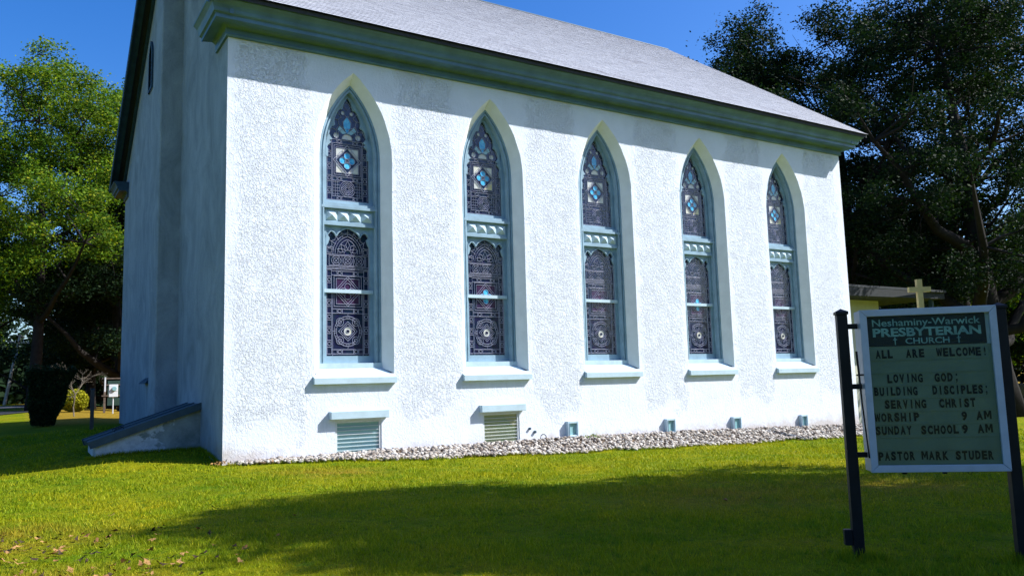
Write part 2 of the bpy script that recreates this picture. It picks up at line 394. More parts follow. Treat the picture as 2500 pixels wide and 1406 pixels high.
for xx in (0, L):
    gab.poly([(xx, 0, -1), (xx, W, -1), (xx, W, roof_z(0)-.12), (xx, W/2, roof_z(W/2)-.12), (xx, 0, roof_z(0)-.12)])
gab.poly([(0, W, -1), (L, W, -1), (L, W, 11), (0, W, 11)])
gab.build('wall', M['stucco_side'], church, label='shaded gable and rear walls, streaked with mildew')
mi = MB(); mi.box(.3, L-.3, .85, W-.3, -1, 10.3); mi.build('interior_lining', M['interior'], church)
# chimney breast on the gable
cb = MB(); cb.box(-.60, .03, 6.0, 7.15, -.6, 19.6); cb.box(-.68, .11, 5.92, 7.23, 19.6, 19.9)
bevel(cb.build('chimney', M['stucco_side'], church), .03)
# gable lancet louvre and its low sill
def gable_lancet(yc, hw, z0, spr, apex, nm):
    o = MB(); a = [(hw, z0)]+arch(hw, spr, apex, 8)+[(-hw, z0)]; b = [(hw*.72, z0+.1)]+arch(hw*.72, spr, apex-.16, 8)+[(-hw*.72, z0+.1)]
    n = len(a); vs = [(-.07, yc+p, q) for p, q in a]+[(-.07, yc+p, q) for p, q in b]+[(.02, yc+p, q) for p, q in a]
    o.add(vs, [(i, i+1, n+i+1, n+i) for i in range(n-1)]+[(i, i+1, 2*n+i+1, 2*n+i) for i in range(n-1)]+[(n-1, 0, n, 2*n-1)])
    fr = o.build(nm, M['trim_dark'], church)
    p = MB(); p.poly([(-.02, yc+q, r) for q, r in b]); p.build('dark_pane', M['glass_dark'], fr)
    z = z0+.2
    k = 0
    while z < spr and k < 14:
        s2 = MB(); s2.add([(-.06, yc-hw*.72, z), (-.06, yc+hw*.72, z), (-.025, yc+hw*.72, z+.1), (-.025, yc-hw*.72, z+.1)], [(0,1,2,3)]); s2.build('louvre_slat', M['trim_dark'], fr); z += .16; k += 1
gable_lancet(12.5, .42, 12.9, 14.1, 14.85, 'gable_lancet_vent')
cs = MB(); cs.add([(-.22,10.6,2.0),(-.22,12.2,2.0),(0.02,12.2,2.0),(.02,10.6,2.0),(-.18,10.6,2.06),(-.18,12.2,2.06),(.02,12.2,2.22),(.02,10.6,2.22)],
   [(0,3,2,1),(4,5,6,7),(0,1,5,4),(1,2,6,5),(2,3,7,6),(3,0,4,7)]); cs.build('gable_sill', M['trim_dark'], church)

# cornice profile swept round the eave: (outward, z)
PROF = [(0.0, 10.13), (.07, 10.13), (.09, 10.17), (.07, 10.20), (.07, 10.33), (.13, 10.38), (.18, 10.40), (.46, 10.375), (.50, 10.36), (.50, 10.45), (.54, 10.47), (.57, 10.475),
        (.585, 10.50), (.60, 10.56), (.64, 10.63), (.71, 10.69), (.755, 10.72), (.76, 10.755), (.72, 10.775), (0.0, 10.79)]
def cornice(sy, y0):
    """sy=-1: front eave at y0=0, sy=+1: rear eave at y0=W"""
    mb = MB(); k = .78; path = []
    for (cxx, cyy, ox, oy) in ((0, y0-sy*1.15, -k, 0), (0, y0, -k, sy), (L, y0, k, sy), (L, y0-sy*1.15, k, 0)):
        path.append([(cxx+ox*p, cyy+oy*p, z) for p, z in PROF])
    n = len(PROF)
    for a in range(3):
        for i in range(n-1):
            mb.poly([path[a][i], path[a+1][i], path[a+1][i+1], path[a][i+1]])
    mb.poly(path[0]); mb.poly(path[3]); return mb
cornice(-1, 0).build('cornice', M['trim'], church); cornice(1, W).build('cornice', M['trim_dark'], church)  # rear cornice: same paint with its shade put into the colour
dr = MB(); dr.box(-.57, L+.57, -.795, -.745, 10.762, 10.80); dr.build('drip_edge', M['trim_dark'], church)
# roof: boarding, rakes, slates
X0, X1 = -.60, L+.62; rb = MB(); T = .10
def slope_pts(x, off): return [(x, EY, EZ+off), (x, W/2, EZ+RISE*(W/2-EY)+off), (x, W-EY, EZ+off)]
a0, a1 = slope_pts(X0, -T), slope_pts(X0, 0); b0, b1 = slope_pts(X1, -T), slope_pts(X1, 0)
for i in (0, 1):
    rb.poly([a1[i], b1[i], b1[i+1], a1[i+1]]); rb.poly([a0[i], a0[i+1], b0[i+1], b0[i]])
for (p, q) in ((a0, a1), (b0, b1)): rb.poly([p[0], q[0], q[1], q[2], p[2], p[1]])
rb.poly([a0[0], b0[0], b1[0], a1[0]]); rb.poly([a0[2], a1[2], b1[2], b0[2]])
rb.build('roof_deck', M['slate_under'], church)
for side in (0, 1):
    for xx, s in ((X0, -1), (X1, 1)):
        rk = MB()
        def rp(y, dz): return EZ+RISE*((y if side == 0 else W-y)-EY)-T+dz
        ya, yb2 = (EY+.25, W/2) if side == 0 else (W-EY-.25, W/2)
        for (xa, xb, d0, d1) in ((xx, xx-s*.05, -.26, .06), (xx-s*.03, xx-s*.30, -.12, -.01), (xx-s*.50, xx-s*.585, -.42, -.01)):
            p = [(xa, ya, rp(ya, d0)), (xb, ya, rp(ya, d0)), (xb, ya, rp(ya, d1)), (xa, ya, rp(ya, d1))]
            q = [(xa, yb2, rp(yb2, d0)), (xb, yb2, rp(yb2, d0)), (xb, yb2, rp(yb2, d1)), (xa, yb2, rp(yb2, d1))]
            rk.add(p+q, [(0,1,2,3),(7,6,5,4),(0,4,5,1),(1,5,6,2),(2,6,7,3),(3,7,4,0)])
        rk.build('rake_board', M['trim_dark'] if side else M['trim'], church)  # rear slope boards get the shade-darkened trim colour
sm = MB(); tones = []; rs = random.Random(3)
sl_len = math.hypot(W/2-EY, RISE*(W/2-EY)); du = Vector((0, 1, RISE)).normalized(); nn = Vector((0, -RISE, 1)).normalized()
expo = .215; nc = int(sl_len/expo)
org = Vector((0, EY-.06, EZ-.045*0))
for r in range(nc+1):
    x = X0-.02-rs.random()*.3; rowt = rs.uniform(-.06, .06)
    while x < X1+.02:
        wd = rs.uniform(.24, .34); xa, xb = max(x, X0-.03)+.004, min(x+wd, X1+.03)-.004
        if xb > xa+.03:
            s0 = r*expo+rs.uniform(-.004, .004); s1 = min(s0+expo*1.35, sl_len+.08); h0 = .022+rs.uniform(-.002, .002); h1 = .006
            p = [org+du*s0+nn*.009, org+du*s0+nn*h0, org+du*s1+nn*h1]
            i = len(sm.v)
            for q in p: sm.v.append((xa, q.y, q.z)); sm.v.append((xb, q.y, q.z))
            sm.f += [(i, i+1, i+3, i+2), (i+2, i+3, i+5, i+4), (i, i+2, i+4), (i+1, i+5, i+3)]
            tn = min(1, max(0, rs.gauss(.6+rowt*.6, .06))); tones += [.0, tn, tn*.5, tn*.5]
        x += wd
so_ = sm.build('slates', M['slate'], church, kind='stuff'); set_tone(so_.data, tones)
rc = MB(); rc.tube([(X0-.02, W/2, roof_z(W/2)+.02), (X1+.02, W/2, roof_z(W/2)+.02)], .07, 8); rc.build('ridge_cap', M['trim_dark'], church)

# ------------------------------------------------------------------ stained glass windows
def came(mb, pts, wd=.012, y=.432, closed=False):
    """a lead came: a raised strip following a polyline in (x,z)"""
    P = [Vector((p[0], 0, p[1])) for p in pts]
    if closed: P.append(P[0])
    n = len(P); h = wd/2
    for i in range(n-1):
        d = P[i+1]-P[i]
        if d.length < 1e-6: continue
        d.normalize(); e = Vector((-d.z, 0, d.x))*h; a, b = P[i]-d*h*.5, P[i+1]+d*h*.5
        q = [a+e, b+e, b, a, a-e, b-e]; k = len(mb.v)
        for j, p in enumerate(q): mb.v.append((p.x, y-(.009 if j in (2, 3) else 0), p.z))
        mb.f += [(k, k+1, k+2, k+3), (k+3, k+2, k+5, k+4)]
def circ(cx, cz, r, n=14, a0=0, a1=2*math.pi, rz=None):
    rz = rz or r; full = abs(a1-a0) > 6.2; m = n if full else n+1
    return [(cx+r*math.cos(a0+(a1-a0)*i/n), cz+rz*math.sin(a0+(a1-a0)*i/n)) for i in range(m)]
def clip_arch(x, z, hw=.58, spr=7.62, apex=9.40):
    return abs(x) <= hw
def leading(upper_only=False):
    mb = MB()
    G = .575
    def hrow(z0, z1, x0=-.43, x1=.43, circles=(-.22, .22)):
        came(mb, [(x0, z0), (x1, z0)]); came(mb, [(x0, z1), (x1, z1)]); zc = (z0+z1)/2; r = (z1-z0)*.42
        for c in circles:
            came(mb, circ(c, zc, r, 8), closed=True)
            for s in (-1, 1):
                came(mb, [(c+s*r, zc), (c+s*(r+.025), zc)]); came(mb, [(c+s*(r+.025), z0), (c+s*(r+.025), z1)])
    def column(x0, x1, z0, z1, step=.165):
        came(mb, [(x0, z0), (x0, z1)]); came(mb, [(x1, z0), (x1, z1)]); n = max(2, round((z1-z0)/step)); st = (z1-z0)/n; xc = (x0+x1)/2
        for i in range(n+1): came(mb, [(x0, z0+i*st), (x1, z0+i*st)], .012)
        for i in range(n):
            if i % 2: came(mb, circ(xc, z0+(i+.5)*st, .045, 8), .012, closed=True)
    # ---- lower light, z 2.46 .. 5.70
    for s in (-1, 1):
        a, b = sorted((s*.44, s*.555)); column(a, b, 2.50, 4.06); column(a, b, 4.15, 4.66); came(mb, [(s*G, 2.46), (s*G, 5.55)], .016)
        came(mb, [(s*.41, 2.46), (s*.41, 4.06)], .012)
    hrow(2.50, 2.61); hrow(3.54, 3.65); hrow(4.52, 4.63)
    cx, cz = 0, 3.08
    for r in (.37, .31): came(mb, circ(cx, cz, r, 26, rz=r*1.04), closed=True)
    came(mb, [(0, cz+.25), (.25, cz), (0, cz-.25), (-.25, cz)], closed=True); came(mb, [(0, cz+.19), (.19, cz), (0, cz-.19), (-.19, cz)], closed=True)
    came(mb, circ(0, cz, .11, 14), closed=True); came(mb, circ(0, cz, .045, 8), closed=True)
    for a in range(4):
        t_ = math.pi/4+a*math.pi/2; qx, qz = .29*math.cos(t_)*1.05, cz+.33*math.sin(t_)
        came(mb, circ(qx, qz, .10, 12), closed=True); came(mb, circ(qx, qz, .045, 8), closed=True)
        t_ = a*math.pi/2; came(mb, [(.31*math.cos(t_), cz+.31*math.sin(t_)), (.40*math.cos(t_), cz+.44*math.sin(t_))])
        for k in range(4):
            u = t_+(k-1.5)*.26; came(mb, [(.31*math.cos(u), cz+.32*math.sin(u)), (.37*math.cos(u), cz+.385*math.sin(u))], .011)
    # square and diamond behind the meeting rail
    for q in (.37, .31): came(mb, [(-q, 4.11-q*1.06), (q, 4.11-q*1.06), (q, 4.11+q*1.06), (-q, 4.11+q*1.06)], closed=True)
    for q in (.36, .29): came(mb, [(0, 4.11+q*1.08), (q, 4.11), (0, 4.11-q*1.08), (-q, 4.11)], closed=True)
    for a in range(4): came(mb, circ(.115*math.cos(a*math.pi/2), 4.11+.125*math.sin(a*math.pi/2), .085, 12), closed=True)
    came(mb, circ(0, 4.11, .05, 8), closed=True)
    # brick rows and three roundels
    for z in (4.68, 4.71, 4.75): came(mb, [(-G, z), (G, z)], .012)
    for i in range(11): came(mb, [(-.5+i*.1, 4.68+.03*(i % 2)), (-.5+i*.1, 4.71+.03*(i % 2))], .010)
    came(mb, [(-.50, 4.78), (.50, 4.78), (.50, 5.03), (-.50, 5.03)], closed=True); came(mb, [(-G, 5.06), (G, 5.06)])
    for c in (-.31, 0, .31):
        for r in (.125, .075): came(mb, circ(c, 4.905, r, 14), closed=True)
        for a in range(4): u = math.pi/4+a*math.pi/2; came(mb, [(c, 4.905), (c+.125*math.cos(u), 4.905+.125*math.sin(u))], .011)
        came(mb, [(c+.155, 4.78), (c+.155, 5.03)], .011)
    # rosette of petals under pointed arches
    for hw, top in ((.40, 5.62), (.34, 5.55), (.27, 5.47)):
        came(mb, arch(hw, 5.10, top, 7))
    came(mb, circ(0, 5.09, .10, 8, 0, math.pi))
    for u in (-68, -36, 0, 36, 68):
        a = R_(90-u); dx, dz = math.cos(a), math.sin(a); l0, l1 = .12, (.30 if abs(u) > 20 else .35); wq = .055
        pts = [(dx*l0, 5.09+dz*l0), (dx*(l0+l1)/2-dz*wq, 5.09+dz*(l0+l1)/2+dx*wq), (dx*l1, 5.09+dz*l1), (dx*(l0+l1)/2+dz*wq, 5.09+dz*(l0+l1)/2-dx*wq)]
        came(mb, pts, .012, closed=True)
    for i in range(9):
        a = math.pi*(i+.5)/9; came(mb, [(.37*math.cos(a), 5.10+.45*math.sin(a)), (.56*math.cos(a), 5.13+.60*math.sin(a))], .012)
        a2 = math.pi*(i+1)/9
        if i < 8: came(mb, [(.50*math.cos(a), 5.13+.52*math.sin(a)), (.45*math.cos(a2), 5.12+.50*math.sin(a2)), (.52*math.cos(a2+.17), 5.13+.54*math.sin(a2+.17))], .011)
    for s in (-1, 1): came(mb, [(s*.40, 5.06), (s*.40, 5.25), (s*.56, 5.25)]); came(mb, [(s*.44, 5.10), (s*.44, 5.21), (s*.54, 5.21), (s*.54, 5.10)], .011, closed=True)
    # ---- upper light, z 6.46 .. 9.4
    for s in (-1, 1):
        a, b = sorted((s*.43, s*.55)); column(a, b, 6.50, 8.12); came(mb, [(s*.40, 6.62), (s*.40, 8.02)], .012)
    hrow(6.50, 6.60); hrow(7.02, 7.12); hrow(8.02, 8.12)
    for r in (.21, .165): came(mb, circ(0, 6.81, r, 18), closed=True)
    for q in (.165, .11, .06): came(mb, [(0, 6.81+q), (q, 6.81), (0, 6.81-q), (-q, 6.81)], .012, closed=True)
    for z in (6.66, 6.74, 6.82, 6.90, 6.98):
        for s in (-1, 1): came(mb, [(s*.21, z), (s*.40, z)], .010)
    for s in (-1, 1):
        for x in (.27, .33): came(mb, [(s*x, 6.60), (s*x, 7.02)], .010)
    for q in (.36, .31): came(mb, [(-q, 7.57-q*1.1), (q, 7.57-q*1.1), (q, 7.57+q*1.1), (-q, 7.57+q*1.1)], closed=True)
    for q in (.385, .315): came(mb, [(0, 7.57+q*1.08), (q, 7.57), (0, 7.57-q*1.08), (-q, 7.57)], .016, closed=True)
    for i in range(4):
        a = i*math.pi/2; b = a+math.pi/2
        for k in (.33, .66):
            o1 = (.385*(math.cos(a)*(1-k)+math.cos(b)*k), 7.57+.416*(math.sin(a)*(1-k)+math.sin(b)*k)); o2 = (o1[0]*.82, 7.57+(o1[1]-7.57)*.82); came(mb, [o1, o2], .010)
    for a in range(4): came(mb, circ(.125*math.cos(a*math.pi/2), 7.57+.13*math.sin(a*math.pi/2), .088, 14), .012, closed=True)
    came(mb, circ(0, 7.57, .06, 10), closed=True); came(mb, circ(0, 7.57, .028, 6), .010, closed=True)
    # head: half roundel, lily and scrolls, fans
    came(mb, circ(0, 8.14, .15, 10, 0, math.pi)); came(mb, circ(0, 8.14, .30, 12, 0, math.pi))
    for s in (-1, 1):
        came(mb, circ(s*.30, 8.23, .075, 8), closed=True); came(mb, [(0, 8.30), (s*.10, 8.48), (s*.11, 8.62), (0, 8.78)])
        came(mb, circ(s*.12, 8.86, .05, 8), closed=True); came(mb, [(s*.02, 8.74), (s*.08, 8.84)])
        came(mb, [(s*.10, 8.45), (s*.22, 8.52), (s*.30, 8.38), (s*.42, 8.42)]); came(mb, [(s*.22, 8.52), (s*.26, 8.66), (s*.16, 8.74), (s*.26, 8.86)])
        came(mb, [(s*.26, 8.66), (s*.42, 8.68)], .012); came(mb, [(s*.30, 8.38), (s*.28, 8.26)], .012); came(mb, [(s*.42, 8.42), (s*.50, 8.25)], .012)
        came(mb, [(0, 8.95), (s*.10, 9.05), (0, 9.18)], .012); came(mb, [(s*.10, 9.05), (s*.18, 9.02)], .012)
    return mb
LEAD = leading().mesh('leading', M['lead'])
def disc(cx, cz, r, y, n=14, rz=None): return MB().poly([(x, y, z) for x, z in circ(cx, cz, r, n, rz=rz)][::-1])
def flat(pts, y): return MB().poly([(x, y, z) for x, z in pts][::-1])
GM = {}
GM['glass_light'] = None
a = arch(.60, 7.62, 9.44, 10)
up = flat([(.60, 6.44)]+a+[(-.60, 6.44)], .445); up.poly([(x, .445, z) for x, z in ((-.60, 2.43), (.60, 2.43), (.60, 5.76), (-.60, 5.76))]); GM['glass'] = up.mesh('stained_glass', M['glass_dark'])
PT = [disc(.125*math.cos(k*math.pi/2), 7.57+.13*math.sin(k*math.pi/2), .083, .4405).mesh('blue_petal', M['glass_blue']) for k in range(4)]
PT2 = [disc(.115*math.cos(k*math.pi/2), 4.11+.125*math.sin(k*math.pi/2), .082, .4405).mesh('blue_petal', M['glass_blue']) for k in range(4)]
CW = []
for (sx, sz) in ((1,1),(-1,1),(-1,-1),(1,-1)):
    q = .30; CW.append(flat([(sx*q, 7.57+sz*q*1.08), (sx*.03, 7.57+sz*q*1.08), (sx*q, 7.57+sz*.05)][::(1 if sx*sz > 0 else -1)], .4405))
CWm = [c_2.mesh('cream_corner_pane', M['glass_white']) for c_2 in CW]; CAm = CW[3].mesh('amber_corner_pane', M['glass_amber'])
LILY = flat([(0, 8.30), (.09, 8.48), (.10, 8.62), (0, 8.77), (-.10, 8.62), (-.09, 8.48)], .4405).mesh('lily_pane', M['glass_blue'])
LIL2 = flat([(0, 8.16+.16), (.05, 8.36), (.2, 8.50), (.26, 8.40), (.12, 8.29)], .441).mesh('leaf_pane', M['glass_lattice'])
LIL3 = flat([(0, 8.16+.16), (-.12, 8.29), (-.26, 8.40), (-.2, 8.50), (-.05, 8.36)], .441).mesh('leaf_pane', M['glass_lattice'])
HALF = flat(circ(0, 8.15, .14, 10, 0, math.pi), .4405).mesh('cream_half_round_pane', M['glass_white'])
SCR = [disc(s*cxx, czz, rr_, .4405, 8).mesh('scroll_pane', M['glass_white']) for s in (-1, 1) for cxx, czz, rr_ in ((.30, 8.23, .068), (.12, 8.86, .043))]
SQ = flat([(-.31, 4.11-.33), (.31, 4.11-.33), (.31, 4.11+.33), (-.31, 4.11+.33)], .4425).mesh('mauve_square_pane', M['glass_mauve'])
RING = MB().band([(p[0], p[1]) for p in circ(0, 3.08, .115, 14)], [(p[0], p[1]) for p in circ(0, 3.08, .05, 14)], .437, .441, True).mesh('white_ring_pane', M['glass_white'])

# joinery meshes (shared by the five windows)
def offs(hw, apex, z0, spr=7.62, n=12): return [(hw, z0)]+arch(hw, spr, apex, n)+[(-hw, z0)]
def frame_mesh():
    mb = MB()
    # stepped architrave
    for (h1, a1_, h2, a2_, y0) in ((.825, 9.56, .775, 9.50, .285), (.775, 9.50, .735, 9.45, .325), (.735, 9.45, .695, 9.40, .30)):
        mb.band(offs(h1, a1_, 2.14), offs(h2, a2_, 2.14), y0, .54)
    mb.box(-.70, .70, .33, .54, 6.30, 6.375); mb.box(-.76, .76, .295, .53, 6.235, 6.30)   # transom
    mb.box(-.70, .70, .385, .46, 5.86, 6.235)                                             # panel behind the studs
    mb.box(-.70, .70, .36, .46, 5.80, 5.87)
    return mb
def sash_mesh():
    mb = MB()
    mb.band(offs(.695, 9.40, 6.375), offs(.585, 9.27, 6.375), .372, .45); mb.box(-.585, .585, .372, .45, 6.375, 6.475)
    for s in (-1, 1):
        mb.box(*sorted((s*.695, s*.59)), .372, .45, 4.09, 5.80); mb.box(*sorted((s*.695, s*.585)), .395, .455, 2.25, 4.09)
    mb.box(-.585, .585, .395, .455, 2.25, 2.45)
    return mb
def rail_mesh(): return MB().box(-.66, .66, .345, .455, 4.06, 4.15)
def cusp_mesh():
    mb = MB(); N = 84
    def P(tt, d):      # tt 0..1 from right spring to left spring over the apex
        A = arch(.60-d*.9, 7.62, 9.30-d*1.15, 42); i = tt*(len(A)-1); k = min(int(i), len(A)-2); f = i-k
        return (A[k][0]*(1-f)+A[k+1][0]*f, A[k][1]*(1-f)+A[k+1][1]*f)
    lobes = 7
    outer = []; inner = []; mid = []
    for i in range(N+1):
        tt = i/N; ph = (tt*lobes*.93+.035*lobes) % 1.0; c = abs(math.sin(math.pi*ph)); d = .15*(1-c**.5)+.012
        if tt < .06 or tt > .94: d = .02+.10*min(1, abs(tt-(.06 if tt < .5 else .94))*0)+.05
        outer.append(P(tt, -.02)); inner.append(P(tt, d)); mid.append(P(tt, d*.72-.01))
    mb.band(outer, inner, .388, .436); mb.band(outer, mid, .368, .39)
    # spring corbels
    for s in (-1, 1):
        mb.prism([(s*.59, 8.02), (s*.42, 8.10), (s*.47, 8.16), (s*.59, 8.36)][::s], .372, .436)
    return mb
def lower_cusp_mesh():
    mb = MB(); N = 60; outer = []; inner = []; mid = []
    def zc(x):
        ax = abs(x)
        if ax < .30: return 5.745-.16*(ax/.30)**1.6
        if ax < .36: return 5.585-.07*(1-abs(ax-.33)/.03)
        u = (ax-.36)/.20; return 5.585+.06*math.sin(math.pi*min(1, u))-.13*max(0, u-.55)
    for i in range(N+1):
        x = -.60+1.2*i/N; outer.append((x, 5.81)); inner.append((x, zc(x))); mid.append((x, zc(x)+.038))
    mb.band(outer, inner, .39, .436); mb.band(mid, inner, .362, .392)
    for s in (-1, 1):
        mb.prism([(s*.60, 5.25), (s*.545, 5.33), (s*.50, 5.47), (s*.60, 5.60)][::s], .366, .436)
        came(mb, [(s*.33, 5.53), (s*.40, 5.70), (s*.56, 5.74)], .03, .39); came(mb, [(s*.30, 5.56), (s*.2, 5.72), (0, 5.79)], .03, .39)
    return mb
def stud_mesh():
    h = .152; return MB().add([(-h,.385,-.125),(h,.385,-.125),(h,.385,.125),(-h,.385,.125),(0,.30,0)], [(0,1,4),(1,2,4),(2,3,4),(3,0,4)])
FM, SM_, RM, CM, LM, ST = frame_mesh().mesh('window_frame', M['window_trim']), sash_mesh().mesh('sash', M['window_trim']), rail_mesh().mesh('meeting_rail', M['sill']), \
    cusp_mesh().mesh('cusped_tracery', M['window_trim']), lower_cusp_mesh().mesh('ogee_tracery', M['window_trim']), stud_mesh().mesh('pyramid_stud', M['sill'])
wood_sill = MB().prism([(-.84, 2.14), (.84, 2.14), (.84, 2.26), (-.84, 2.26)], .27, .56)
wsm = wood_sill.mesh('wooden_sill', M['sill'])
def stone_sill():
    w2 = 1.085; vs = []
    for x in (-w2, w2):
        vs += [(x, -.12, 1.74), (x, -.12, 1.885), (x, .0, 1.935), (x, .0, 1.74)]
    mb = MB(); mb.add(vs, [(0,1,2,3), (7,6,5,4), (0,4,5,1), (1,5,6,2), (0,3,7,4)])
    mb.add([(-1.05, -.002, 1.935), (1.05, -.002, 1.935), (.83, .31, 2.16), (-.83, .31, 2.16)], [(0,1,2,3)]); return mb
ssm = stone_sill().mesh('stone_sill', M['sill'])
for i, x in enumerate(WX):
    loc = (x, 0, 0)
    win = inst('lancet_window', FM, church, loc)
    # splayed reveal
    rv_ = MB(); ins = [(HI+.012, 2.14)]+[(HI+.012, z) for z in (3.4, 4.8, 6.2)]+arch(HI+.012, SPR, APZ_IN+.012)+[(-HI-.012, z) for z in (6.2, 4.8, 3.4)]+[(-HI-.012, 2.14)]
    o = WOUT[i]
    for k in range(len(o)-1):
        rv_.poly([(o[k][0]-x, 0, o[k][1]), (ins[k][0], .30, ins[k][1]), (ins[k+1][0], .30, ins[k+1][1]), (o[k+1][0]-x, 0, o[k+1][1])])
    rv_.poly([(-HO, 0, ZS-.06), (HO, 0, ZS-.06), (HI, .30, 2.13), (-HI, .30, 2.13)])
    rv_.build('splayed_reveal', M['reveal'], win, True)
    for nm, me in (('sash', SM_), ('meeting_rail', RM), ('cusped_tracery', CM), ('ogee_tracery', LM), ('wooden_sill', wsm), ('stone_sill', ssm), ('stained_glass', GM['glass']), ('leading', LEAD),
                   ('lily_pane', LILY), ('leaf_pane', LIL2), ('leaf_pane', LIL3), ('cream_half_round_pane', HALF), ('mauve_square_pane', SQ), ('white_ring_pane', RING)):
        inst(nm, me, win, (0, 0 if 'sill' in nm else .075, 0))
    for k in range(4): inst('pyramid_stud', ST, win, ((k-1.5)*.32, 0, 6.055))
    for me in PT: inst('blue_petal', me, win, (0, .075, 0))
    if i in (1, 3, ):
        for me in PT2: inst('blue_petal', me, win, (0, .075, 0))
    for k, me in enumerate(CWm):
        if k == 3 and i in (1, 3, 4): inst('amber_corner_pane', CAm, win, (0, .075, 0))
        else: inst('cream_corner_pane', me, win, (0, .075, 0))
    for me in SCR: inst('scroll_pane', me, win, (0, .075, 0))

# cellar louvre windows
for k, (x0, x1, z0, z1, lx0, lx1, n) in enumerate(((2.66, 3.88, -.04, .83, 2.50, 4.03, 8), (6.83, 8.01, .0, .84, 6.72, 8.14, 8))):
    f = MB()
    for a, b, c, d in ((x0, x0+.06, z0, z1), (x1-.06, x1, z0, z1)): f.box(a, b, .02, .11, c, d)
    f.box(x0+.06, x1-.06, .02, .11, z1-.05, z1); f.box(x0+.06, x1-.06, .02, .11, z0, z0+.05)
    fr = bevel(f.build('cellar_window', M['louvre_edge'], church), .006)
    MB().box(x0+.02, x1-.02, .105, .118, z0+.02, z1-.02).build('unlit_cellar_backing', M['interior'], fr)  # solid dark sheet standing in for the unlit cellar behind the slats
    st = (z1-z0-.10)/n
    for j in range(n):
        zz = z0+.05+j*st
        s = MB().obox(((x0+x1)/2, .065, zz+st/2), ((x1-x0)/2-.065, .003, st*.54), Matrix.Rotation(R_(10), 3, 'X')); s.build('glass_slat', M['glass_lattice'] if k == 0 else M['glass_olive'], fr)
        MB().box(x0+.065, x1-.065, .028, .042, zz-.004, zz+.008).build('slat_clip_bar', M['louvre_edge'], fr)
    bevel(MB().box(lx0, lx1, -.17, .01, .875, 1.07).build('lintel', M['sill'], church, label='projecting pale blue lintel over the cellar window'), .012, 2)
# vent boxes
for (xa, xb, za, zb) in ((9.58, 9.96, .05, .50), (13.38, 13.76, -.06, .40), (16.33, 16.72, -.12, .33), (19.75, 20.09, -.22, .25)):
    f = MB(); e = .06
    f.box(xa, xa+e, -.13, .0, za, zb); f.box(xb-e, xb, -.13, .0, za, zb); f.box(xa+e, xb-e, -.13, .0, zb-e, zb); f.box(xa+e, xb-e, -.13, 0, za, za+e)
    fr = bevel(f.build('vent_box', M['sill'], church), .006)
    MB().box(xa+e, xb-e, -.07, -.06, za+e, zb-e).build('pane', M['glass_lattice'], fr)
    for s in (xa+e-.018, xb-e+.004): MB().box(s, s+.014, -.142, -.130, za+.05, zb-.05).build('glazing_bead', M['window_trim'], fr)
# pipe stubs and hose ring
for (x, z, r) in ((8.33, .36, .035), (8.50, .26, .04)):
    MB().tube([(x, .01, z), (x, -.05, z)], r, 10).build('pipe_stub', M['trim_dark'], church)
ring = MB().tube([(8.72+.10*math.cos(a*math.pi/5), -.12, .09+.10*math.sin(a*math.pi/5)) for a in range(11)], .012, 5); ring.build('hose_ring', M['black_paint'], church)

# bulkhead cellar entry on the gable
bk = thing('cellar_bulkhead', 'low sloping cellar entry with dark metal doors and peeling white side against the church gable', 'cellar entrance', (0, 2.5, 0))
def sz(x): return 1.30+.335*x
side = MB()
tops = [(0, sz(0)-.10)]; rx = random.Random(9)
top_line = [(x, sz(x)-.06) for x in np.linspace(0, -2.36, 12)]
bot = [(x, gz(x, 2.5)-.3) for x in np.linspace(-2.36, 0, 6)]
for y0, y1 in ((0, .16), (1.55, 1.71)): side.prism([*top_line, *bot], y0, y1)
side.box(-2.40, -2.24, .16, 1.55, -.3, sz(-2.36)-.06)
t = NT('peeling_white_side', .9, .15); n = t.noise(1.4, 5, .6, .4); x_, y_, z_ = t.xyz()
k = t.ramp(t.math('ADD', n, t.math('MULTIPLY', x_, -.20)), [(.70, 0.), (.73, 1.)])
t.base(t.mix(k, t.ramp(t.noise(2.2, 6, .7), [(.3, (.17, .20, .18)), (.7, (.38, .41, .38))]), t.ramp(t.noise(9, 5), [(.3, (.42, .45, .46)), (.6, (.60, .62, .62))]))); t.bump(t.noise(12, 5), .8, .03); M['peel'] = t.m
side.build('side_wall', M['peel'], bk)
M['door_metal'] = simple('painted_bulkhead_metal', (.035, .07, .09), .5, .35, 2.5, .3, .4)
ang = math.atan(.335); rm = Matrix.Rotation(-ang, 3, 'Y'); ln = 2.56/math.cos(ang)
for k in range(2):
    MB().obox((-1.22, .40+k*.90, sz(-1.22)+.03), (ln/2, .445, .022), rm).build('door_leaf', M['door_metal'], bk)
for yy in (-.07, .855, 1.76):
    MB().obox((-1.22, yy, sz(-1.22)+(.045 if yy == .855 else -.01)), (ln/2+.01, .035, .035 if yy == .855 else .085), rm).build('door_rail', M['door_metal'], bk)
MB().obox((-2.46, .855, sz(-2.46)+.0), (.03, .95, .05), rm).build('door_kerb', M['door_metal'], bk)
for yy in (.62, 1.08): MB().tube([(-1.9, yy, sz(-1.9)+.05), (-1.9, yy, sz(-1.9)+.11), (-1.7, yy, sz(-1.7)+.11), (-1.7, yy, sz(-1.7)+.05)], .012, 6).build('handle', M['black_paint'], bk)

